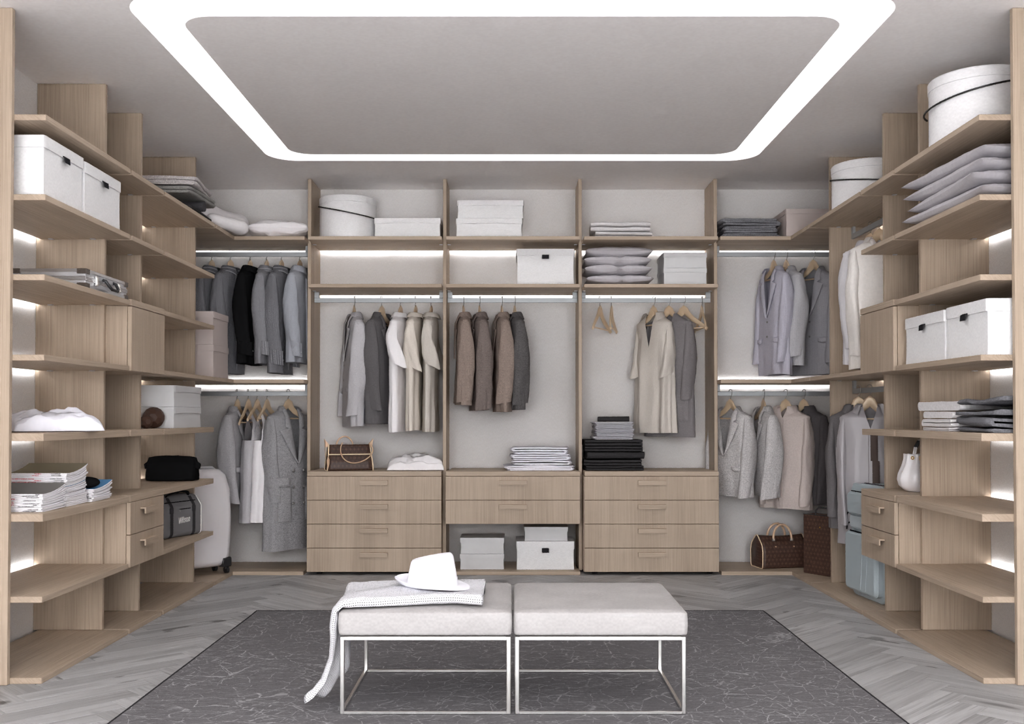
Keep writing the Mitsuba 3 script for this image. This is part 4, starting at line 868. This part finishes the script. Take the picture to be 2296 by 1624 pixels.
for y in (.12, .40): t.part('latch', cat(bx(0, .006, y - .012, y + .012, .022, .070, .002), bx(.006, .010, y - .008, y + .008, .028, .064, .002), moved(cyl((0, 0, 0), (.012, 0, 0), .006, 10), xf((0, y, .030)))), 'chrome')
hp = np.array([(0, .205, .062), (.014, .202, .058), (.030, .212, .030), (.036, .232, .018), (.036, .30, .018), (.030, .322, .030), (.014, .330, .058), (0, .327, .062)])
t.part('handle', tube(hp, .0075, 10), 'black_plastic', smooth=True); t.part('handle_plate', bx(-.001, .004, .215, .318, .050, .072), 'alu_soft')

# ---------------------------------------------------------------- wooden balls
def facet_ball(label, x, y, z, r, rz):
    ico = trimesh.creation.icosahedron(); P = []
    for a, b in ico.edges_unique: 
        for f in (1 / 3, 2 / 3): P.append(ico.vertices[a] * (1 - f) + ico.vertices[b] * f)
    m = trimesh.Trimesh(np.array(P)).convex_hull; m.vertices *= r / np.linalg.norm(m.vertices, axis=1).max(); m.apply_transform(xf(rz=rz, rx=20)); m.vertices[:, 2] -= m.vertices[:, 2].min()
    Thing('wooden_ball', label, 'ornament', M=xf((x, y, z))).solo(m, 'brown_ball')
facet_ball('larger dark brown faceted wooden ball in front of the grey boxes', -2.148, 6.085, z3, .064, 15)
facet_ball('smaller dark brown faceted wooden ball beside the larger one', -2.150, 5.965, z3, .040, 40)

# ---------------------------------------------------------------- bags
def loft(profile_fn, xs, n=48, cap=True):
    """rings of a closed (y, z) profile along x"""
    V = np.array([np.c_[np.full(n, x), profile_fn(x, n)] for x in xs]); return rings(V, cap, cap)
def pud(V): return np.asarray(V)
# black wash bag
t = Thing('wash_bag', 'black soft wash bag on the lower left shelving', 'toiletry bag', M=xf((-2.205, 6.60, z2)))
def prof(x, n):
    u = abs(x) / .155; wid = .075 * (1 - .25 * u ** 4); hh = .150 * (1 - .10 * u ** 3); o = Polygon([(-wid, 0), (wid, 0), (wid * 1.05, .05), (wid * .85, hh * .7), (.010, hh), (-.010, hh), (-wid * .85, hh * .7), (-wid * 1.05, .05)]).buffer(-.006).buffer(.010)
    p = resample(o.exterior.coords, n); p[:, 1] -= p[:, 1].min(); return p
m = loft(prof, np.linspace(-.152, .152, 22)); m.vertices += m.vertex_normals * ((meshkit.fbm(m.vertices * 14, 3, 2) - .5) * .012)[:, None]; m.vertices[:, 2] -= m.vertices[:, 2].min()
t.part('body', m, 'black_fabric', True)
t.part('zip_edge', moved(tube([(x, 0, .152 - .035 * (abs(x) / .175) ** 3 - (.018 if abs(x) > .162 else 0)) for x in np.linspace(-.180, .180, 23)], .010, 10, ry=.007), xf()), 'black_plastic' if False else 'black_fabric', smooth=True)
for sx in (-1, 1): t.part('end_flap', moved(prism([(sx * .138, .140), (sx * .180, .108), (sx * .174, .076), (sx * .144, .086)], .03, 'y'), xf((0, -.015, 0))), 'black_fabric')
t.part('zip_puller', tube([(.165, -.02, .140), (.170, -.024, .158), (.173, -.024, .162)], .0018, 6), 'chrome')
# grey sports bag with the maker's name
ang = math.degrees(math.atan2(.383, .137))
t = Thing('sports_bag', 'dark grey sports bag with white lettering on the lowest left shelf', 'bag', M=xf((-2.115, 6.51, z1_), ang))
Lb, Hb, Wb = .40, .262, .20
def prof(x, n):
    u = abs(x) / (Lb / 2); o = Polygon([(0, 0), (Wb, 0), (Wb, Hb * .72), (Wb * .80, Hb), (Wb * .24, Hb), (0, Hb * .74)]).buffer(-.03).buffer(.034 - .006 * u ** 6); p = resample(o.exterior.coords, n); p[:, 1] -= p[:, 1].min(); return p
body = loft(prof, np.linspace(-Lb / 2, Lb / 2, 16), 64)
t.part('body', body, 'grey_nylon', smooth=50)
for x in (-Lb / 2, Lb / 2):
    P = prof(x, 64); t.part('piping', tube(np.c_[np.full(65, x), np.r_[P, P[:1]]], .0035, 6, cap=False), 'white_print', smooth=True)
def strap_on(x, w=.028):
    P = prof(0, 64); i0 = np.argmin(P[:, 1] + P[:, 0]); keep = [(p[0], p[1]) for p in P if p[0] < Wb * .45]
    keep.sort(key=lambda p: p[1]); pts = np.array(keep); q = LineString([(y, z) for y, z in pts if y < .02 or z > Hb * .7]); V = []
    for s in np.linspace(0, .85, 18): c = q.interpolate(s, normalized=True); V.append([(x - w / 2, c.x - .004, c.y), (x + w / 2, c.x - .004, c.y)])
    return rings(np.array(V), closed=False)
for x in (-.105, .115):
    t.part('strap', strap_on(x), 'dark_webbing'); t.part('strap_patch', bx(x - .016, x + .016, -.009, -.003, Hb * .60, Hb * .74, .001), 'dark_webbing')
for yy, dz in ((.045, .0), (.13, .006)):
    a = np.linspace(0, math.pi, 18); t.part('carry_handle', tube(np.c_[.005 + .11 * np.cos(a), np.full(18, yy) - .03 * np.sin(a), Hb - .012 + (.040 + dz) * np.sin(a) ** .7], .010, 8, ry=.003), 'black_fabric', smooth=True)
t.part('zip', bx(-.03, .085, -.0065, -.003, .176, .181, .001), 'zip_black'); t.part('zip_puller', tube([(-.03, -.007, .178), (-.026, -.009, .164)], .002, 6), 'chrome')
t.part('top_zip', tube([(x, .012 + .02 * 0, Hb * .86) for x in np.linspace(-.15, .15, 8)], .003, 6), 'zip_black', smooth=True)
tx = meshkit.text_mesh('Wilson', .036, .0012, bold=True); tx.vertices[:, 0] *= .74; tx.vertices[:, 0] += tx.vertices[:, 1] * .12; tx.vertices[:, 1] += tx.vertices[:, 0] * .06; tx.vertices[:, 0] -= tx.vertices[:, 0].mean() - .012
t.part('lettering', moved(tx, xf((0, -.0042, .088), rx=90)), 'white_print', label='white script lettering')

# white suitcase
ang = math.degrees(math.atan2(.75, .66)); M = xf((-2.133, 7.097, z0_), ang)
t = Thing('suitcase', 'tall white hard-shell suitcase in the lower left corner', 'suitcase', M=M)
w, d, h = .44, .22, .74
o = [(-w / 2 + .03, .055), (w / 2 - .05, .055), (w / 2 - .02, .10), (w / 2 - .006, .22), (w / 2, .40), (w / 2 - .012, .60), (w / 2 - .05, .71), (w / 2 - .10, .745), (-w / 2 + .10, .745), (-w / 2 + .05, .71), (-w / 2 + .012, .60), (-w / 2, .40), (-w / 2 + .006, .22), (-w / 2 + .012, .10)]
pl = Polygon(o).buffer(-.02).buffer(.02, quad_segs=5)
V = []
for yy, ins in ((0.02, .035), (.006, .018), (.0, .0), (.0 + .0, -.0)) : pass
for yy, ins in ((0, .045), (.006, .026), (.020, .010), (.045, .0), (d - .045, .0), (d - .020, .010), (d - .006, .026), (d, .045)):
    P = resample(pl.buffer(-ins, quad_segs=6).exterior.coords, 90); V.append(np.c_[P[:, 0], np.full(90, yy), P[:, 1]])
t.part('shell', rings(np.array(V), True, True), 'white_shell', smooth=50)
P = resample(pl.exterior.coords, 90); t.part('seam', tube(np.c_[np.r_[P, P[:1]][:, 0], np.full(91, d / 2), np.r_[P, P[:1]][:, 1]], .004, 6, cap=False), 'frame_grey', smooth=True)
for sx in (-1, 1):
    x = sx * (w / 2 - .045)
    for yy in (.035, d - .035):
        t.part('corner_guard', bx(x - .045, x + (.030 if sx > 0 else .045), yy - (.040 if yy < .1 else .03), yy + (.03 if yy < .1 else .040), .050, .118, .008), 'black_plastic', smooth=40)
        wl = t.part('wheel', cyl((x - .010 + sx * .01, yy, .0255), (x + .010 + sx * .01, yy, .0255), .025, 20), 'black_plastic', smooth=40); t.part('wheel_fork', bx(x - .016 + sx * .01, x + .016 + sx * .01, yy - .014, yy + .014, .03, .06, .004), 'black_plastic', under=wl)
t.part('grip', tube([(-.10, .06, .742), (-.08, .06, .757), (.08, .06, .757), (.10, .06, .742)], .007, 8, ry=.009), 'alu_soft', smooth=True)

# blue soft suitcase
M = xf((2.165, 6.225, z0_ + .001), 0) @ trimesh.transformations.euler_matrix(0, 0, math.radians(-90 + 5))
t = Thing('suitcase', 'pale blue soft trolley case under the coats at the right', 'suitcase', M=M)
w, h, d = .47, .69, .25
pl = rrect(w, h, .055, 6); V = []
for yy, ins in ((0, .012), (.008, .0), (d - .02, .0), (d, .014)):
    P = resample(affinity.translate(pl, 0, h / 2 + .004).buffer(-ins).exterior.coords, 80); V.append(np.c_[P[:, 0], np.full(80, yy), P[:, 1]])
t.part('body', rings(np.array(V), True, True), 'blue_nylon', smooth=40)
P = resample(affinity.translate(pl, 0, h / 2 + .004).exterior.coords, 80); Pc = np.r_[P, P[:1]]
for yy, mt in ((.012, 'blue_trim'), (.075, 'plum_dark'), (d - .03, 'plum_dark')): t.part('piping', tube(np.c_[Pc[:, 0] * 1.003, np.full(81, yy), Pc[:, 1]], .0045, 6, cap=False), mt, smooth=True)
def pad(x0, x1, z0, z1, dp, r=.03, name='pocket', mat='blue_nylon'):
    q = affinity.translate(rrect(x1 - x0, z1 - z0, r, 5), (x0 + x1) / 2, (z0 + z1) / 2); V = []
    for yy, ins in ((.004, 0), (-dp * .6, .0), (-dp * .9, .006), (-dp, .016)): P_ = resample(q.buffer(-ins).exterior.coords, 60); V.append(np.c_[P_[:, 0], np.full(60, yy), P_[:, 1]])
    k = t.part(name, rings(np.array(V), False, True), mat, smooth=40); P_ = resample(q.exterior.coords, 60); P_ = np.r_[P_, P_[:1]]
    t.part('piping', tube(np.c_[P_[:, 0], np.full(61, -dp * .55), P_[:, 1]], .0035, 6, cap=False), 'blue_trim', smooth=True, under=k); return k
k = pad(-.215, .215, .04, .40, .050); pad(-.205, .205, .42, .50, .022, .012, 'band', 'blue_trim'); k2 = pad(-.205, .205, .505, .645, .040)
for z, y in ((.402, -.03), (.648, -.02)): t.part('zip', tube([(x, y, z) for x in np.linspace(-.17, .19, 6)], .005, 6), 'zip_black', smooth=True)
for x, z in ((-.235, .50), (-.236, .43)): t.part('zip_puller', tube([(x, .0, z + .02), (x - .014, -.016, z), (x - .016, -.018, z - .03)], .004, 6), 'zip_black', smooth=True)
for s_ in (.02, .09): t.part('seam_line', tube([(s_ + .03 * math.sin(q * 1.6), -.0515, .06 + .30 * q) for q in np.linspace(0, 1, 12)], .0022, 5), 'blue_trim', smooth=True, under=k)
t.part('side_pocket', bx(.225, .245, .05, .20, .06, .30, .008), 'plum_dark')

# brown monogram handbag
M = xf((-1.205, 7.50, zc_), 17)
t = Thing('handbag', 'brown printed canvas handbag with pale trim in the left bay', 'handbag', M=M)
Lh, Hh = .335, .185
def prof(x, n):
    o = Polygon([(-.075, 0), (.075, 0), (.070, .06), (.020, Hh), (-.020, Hh), (-.070, .06)]).buffer(-.012).buffer(.014); p = resample(o.exterior.coords, n); p[:, 1] -= p[:, 1].min(); return p
def uvx(m): 
    v = m.vertices; return np.c_[v[:, 0] + 1, v[:, 2] + np.where(v[:, 1] > 0, .5, 0) + 1]
xs = np.linspace(-Lh / 2, Lh / 2, 10); m = loft(prof, xs, 56)
m.vertices[:, 0] *= 1 - .10 * m.vertices[:, 2] / Hh
t.part('body', m, 'canvas_print', True, uv=uvx(m))
for x in (-Lh / 2, Lh / 2):
    P = prof(x, 56); P = np.r_[P, P[:1]]; xx = x * (1 - .10 * P[:, 1] / Hh); t.part('piping', tube(np.c_[xx, P], .0055, 8, cap=False), 'cream_piping', smooth=True)
t.part('front_trim', tube([(x, -.062 + .001, .118) for x in np.linspace(-Lh / 2 * .93, Lh / 2 * .93, 6)], .006, 8, ry=.005), 'cream_piping', smooth=True)
def ribbon(P, w, up=(0, 1, 0)): 
    return tube(np.asarray(P, float), w, 8, ry=.0022, up=up)
a = np.linspace(math.radians(-12), math.radians(192), 30); t.part('handle', tube(np.c_[.0 + .062 * np.cos(a) - .03, .0 * a + .015, Hh - .015 + .078 * np.sin(a)], .0055, 8, ry=.009, up=(0, 1, 0)), 'tan_leather', smooth=True)
a = np.linspace(math.radians(150), math.radians(395), 34); t.part('handle', tube(np.c_[.045 + .118 * np.cos(a), -.078 + .022 * np.sin(a), Hh - .035 + .092 * np.sin(a) * (1 - .2 * np.cos(a))], .0045, 8, ry=.008, up=(0, 1, 0)), 'tan_leather', smooth=True)
t.part('side_strap', tube([(-Lh / 2 - .006, 0, .215), (-Lh / 2 - .012, -.03, .17), (-Lh / 2 - .012, -.05, .13), (-Lh / 2 - .010, -.055, .10)], .010, 8, ry=.002, up=(1, 0, 0)), 'tan_leather', smooth=True)
for sx in (-1, 1): t.part('side_wing', prism([(sx * Lh / 2 * .80, Hh - .01), (sx * (Lh / 2 + .012), Hh + .045), (sx * (Lh / 2 + .004), Hh - .015)], .03, 'y'), 'tan_leather')
lf = Polygon([(.0, .055), (.010, .03), (.009, .0), (0, -.03), (-.009, 0), (-.010, .03)]).buffer(.002); t.part('leather_tag', moved(prism(lf, .003, 'y'), xf((-Lh / 2 + .004, -.088, .05), rz=-40)), 'tan_leather')
# brown monogram weekend bag
M = xf((1.985, 7.58, z0_), 12)
t = Thing('weekend_bag', 'brown printed canvas weekend bag with two pale handles on the corner floor shelf', 'bag', M=M)
Ld = .36
def prof(x, n):
    u = abs(x) / (Ld / 2); o = Polygon([(-.095, 0), (.095, 0), (.100, .12), (.085, .17), (.012, .235), (-.012, .235), (-.085, .17), (-.100, .12)]).buffer(-.02).buffer(.022, quad_segs=4); p = resample(o.exterior.coords, n); p[:, 1] -= p[:, 1].min(); return p * [1, 1]
m = loft(prof, np.linspace(-Ld / 2, Ld / 2, 14), 60); k_ = m.vertices; k_[:, 2] -= .010 * np.sin((k_[:, 0] / Ld + .5) * math.pi) * (k_[:, 2] > .2)
t.part('body', m, 'canvas_print', True, uv=uvx(m))
P = prof(-Ld / 2, 60); P = np.r_[P, P[:1]]
for x in (-Ld / 2, Ld / 2): t.part('piping', tube(np.c_[np.full(61, x), P], .0045, 8, cap=False), 'cream_piping', smooth=True)
for yy in (-.040, .040):
    a = np.linspace(math.radians(-8), math.radians(188), 26); hk = t.part('handle', tube(np.c_[.072 * np.cos(a), yy + yy * .3 * (1 - np.sin(a)), .215 + .100 * np.sin(a)], .0085, 10), 'tan_leather', smooth=True)
    for sx in (-1, 1):
        n_ = 1 if yy > 0 else -1
        t.part('buckle', moved(bx(-.011, .011, -.004, .004, -.010, .012, .002), xf((sx * .072, yy + n_ * .016, .203))), 'alu_soft', under=hk)
        t.part('leather_tab', moved(prism([(-.011, .0), (.011, 0), (.013, -.04), (0, -.058), (-.013, -.04)], .004, 'y'), xf((sx * .072, yy + n_ * .018, .198), rx=n_ * 42 if n_ < 0 else 42)), 'tan_leather', under=hk)
# tall printed tote
ang = math.degrees(math.atan2(-.83, .55)); M = xf((2.080, 7.285, z0_), ang)
t = Thing('tote_bag', 'tall flat brown printed canvas tote beside the weekend bag', 'bag', M=M)
m = bx(0, .34, 0, .10, 0, .42, .004).subdivide().subdivide(); t.part('body', m, 'canvas_print', 25 if False else False, uv=np.c_[m.vertices[:, 0] + 2, m.vertices[:, 2] + 2])
t.part('top_edge', cat(tube([(0, 0, .42), (.34, 0, .42)], .003, 6), tube([(0, .10, .42), (.34, .10, .42)], .003, 6)), 'dark_webbing'); t.part('handle', tube([(.10, .01, .415), (.105, .01, .45), (.13, .01, .475), (.20, .01, .475), (.225, .01, .45), (.23, .01, .415)], .005, 8), 'dark_webbing', smooth=True)
t.part('stud', trimesh.creation.icosphere(1, .006).apply_transform(xf((.15, -.002, .335))), 'gold')

# white bucket bag
t = Thing('bucket_bag', 'white leather bucket bag with a cord handle on the right drawers', 'handbag', M=xf((2.262, 5.625, zt(2) + .0028)))
n = 96; a = np.arange(n) * 2 * math.pi / n; V = []
for z, r in ((.0, .075), (.006, .092), (.03, .118), (.065, .128), (.10, .120), (.14, .100), (.18, .086), (.205, .084), (.205, .080), (.15, .085)):
    pl_ = .010 * max(0, (z - .04) / .16) * np.cos(a * 9) + .004 * np.cos(a * 9 + 1) * (z > .02); V.append(np.c_[(r + pl_) * np.cos(a), (r + pl_) * np.sin(a) * .8, a * 0 + z + (.004 * np.cos(a * 9) if z > .2 else 0)])
t.part('body', rings(np.array(V), True, True), 'white_leather', smooth=True)
for q in (-2.45, -2.05, -1.6, -1.2): 
    e = trimesh.creation.torus(.0075, .0025, 16, 8); e.apply_transform(xf((.088 * math.cos(q), .072 * math.sin(q), .187), rz=math.degrees(q) + 90, rx=90)); t.part('eyelet', e, 'gold', smooth=True)
for dy, sgn_ in ((-.045, 1), (-.02, 1)):
    hp = np.array([(-.055, dy, .195), (-.045, dy, .245), (-.025, dy, .280), (0, dy, .289), (.022, dy, .280), (.03, dy, .245), (-.005 + .03, dy, .195)]); t.part('cord_handle', tube(hp, .0055, 8), 'white_leather', smooth=True)
    t.part('cord_sleeve', tube(hp[1:3] + (0, 0, 0), .0064, 8), 'dark_webbing', smooth=True); t.part('cord_sleeve', tube(hp[4:6], .0064, 8), 'dark_webbing', smooth=True)
t.part('front_patch', moved(prism(rrect(.07, .10, .02), .003, 'y'), xf((.045, -.101, .10), rz=22)), 'white_leather'); t.part('clasp', bx(-.118, -.108, -.03, -.024, .085, .112, .002), 'gold')

# ---------------------------------------------------------------- throw and hat on the left bench
t = Thing('knitted_throw', 'white open-knit throw over the left end of the bench', 'throw')
zt_ = .306 + .004 + .094 + .012
path = [(-.115, .017), (-.20, .020), (-.34, .022), (-.48, .022), (-.585, .020), (-.640, .010), (-.672, -.020), (-.684, -.07), (-.690, -.14), (-.700, -.22), (-.722, -.30), (-.760, -.355), (-.786, -.375)]
P = LineString([(a_, b_) for a_, b_ in path]); ns, nt = 90, 60; S = np.linspace(0, 1, ns); TT = np.linspace(0, 1, nt); L_ = P.length
def thickpt(s, v, off):
    c = P.interpolate(s, normalized=True); c2 = P.interpolate(min(1, s + .01), normalized=True); c1 = P.interpolate(max(0, s - .01), normalized=True); tg = np.array([c2.x - c1.x, c2.y - c1.y]); tg /= np.linalg.norm(tg); nn = np.array([tg[1], -tg[0]])
    hang = max(0, min(1, (s - .55) / .25)); th = .020 * (1 - hang) + .010 * hang
    e = min(v, 1 - v); rd = min(1, e / .06) ** .5
    y0 = 3.895 + .03 * hang + .02 * math.sin(s * 9); y1 = 4.30 + .04 * math.sin(s * 6 + 1) - .03 * hang
    fold = hang * .022 * math.sin(v * 15 + s * 3) * (s ** 2) - (1 - hang) * .005 * math.sin(v * 9 + s * 11)
    g = max(0, (s - .52) / .48); cx_, cz_ = c.x, c.y
    if g: cx_ = -.676 + (c.x + .676) * (1 - v) ** .8 * 1.05 - .010 * math.sin(v * 13 + 2) * g; cz_ = c.y + .11 * v ** 1.5 * g ** 2
    k = (off * th * rd * (1 if hang > .5 or off > 0 else 1)) + fold
    return np.array([cx_ - nn[0] * k * 1, y0 + (y1 - y0) * v, zt_ + cz_ - nn[1] * k])
top = np.array([[thickpt(s, v, 1) for v in TT] for s in S]); bot = np.array([[thickpt(s, v, -1 + 0) for v in TT] for s in S])
top[..., 2] = np.maximum(top[..., 2], .016); bot[..., 2] = np.maximum(bot[..., 2], .013)
nzv = (meshkit.fbm(top * 9, 3, 5) - .5)[..., None] * np.array([.012, .012, .010]); 
ring_ = np.concatenate([top, bot[:, ::-1]], 1); ring_ += np.concatenate([nzv, nzv[:, ::-1]], 1)
on = ring_[..., 0] > -.655; ring_[..., 2] = np.where(on, np.maximum(ring_[..., 2], .306 + .004 + .094 + .0125), np.maximum(ring_[..., 2], .0125)); ring_[..., 0] = np.where((ring_[..., 2] < .405), np.minimum(ring_[..., 0], -.668), ring_[..., 0])
m = rings(ring_, True, True)
uvs = np.stack([np.repeat(S * L_, 2 * nt), np.tile(np.r_[TT, TT[::-1]] * .42, ns)], -1); uvs = np.vstack([uvs, uvs[:1], uvs[-1:]])
t.solo(m, 'knit', True, uv=uvs)

t = Thing('fedora_hat', 'white felt fedora on the knitted throw', 'hat', M=xf((-.325, 4.13, zt_ + .0455), rz=-14))
n = 72; a = np.arange(n) * 2 * math.pi / n
def hr(z): return np.interp(z, [0, .03, .10, .112, .118], [1.06, 1.04, .90, .87, .74])
V = []
for z in (0, .01, .02, .032, .033, .06, .09, .105, .114, .118):
    r = hr(z); tl = .014 * np.cos(a) * (z / .118); V.append(np.c_[.098 * r * np.cos(a), .082 * r * np.sin(a), z + tl])
for r, z in ((.56, .112), (.36, .100), (.15, .095)): V.append(np.c_[.098 * r * np.cos(a), .082 * r * np.sin(a) * .8, z + .014 * np.cos(a)])
t.part('crown', rings(np.array(V), False, True), 'hat_felt', smooth=60)
bv = []
for u in np.linspace(0, 1, 10):
    R = 1.04 + .50 * u; lift = .030 * u ** 2 * np.clip(-np.cos(a), 0, 1) ** 1.0 - .012 * u * np.clip(np.cos(a), 0, 1) + .010 * u ** 2 * np.abs(np.sin(a)) ; bv.append(np.c_[.100 * R * np.cos(a), .085 * R * np.sin(a), lift + .001])
br = np.array(bv); lo = br.copy(); lo[..., 2] -= .003
t.part('brim', rings(np.concatenate([br, lo[::-1]])), 'hat_felt', smooth=60)
V = np.array([np.c_[.0995 * hr(z) * np.cos(a), .0835 * hr(z) * np.sin(a), z + .014 * np.cos(a) * z / .118] for z in (.002, .030)]); t.part('hat_band', rings(V), 'white_print' if False else 'hat_felt', smooth=60)
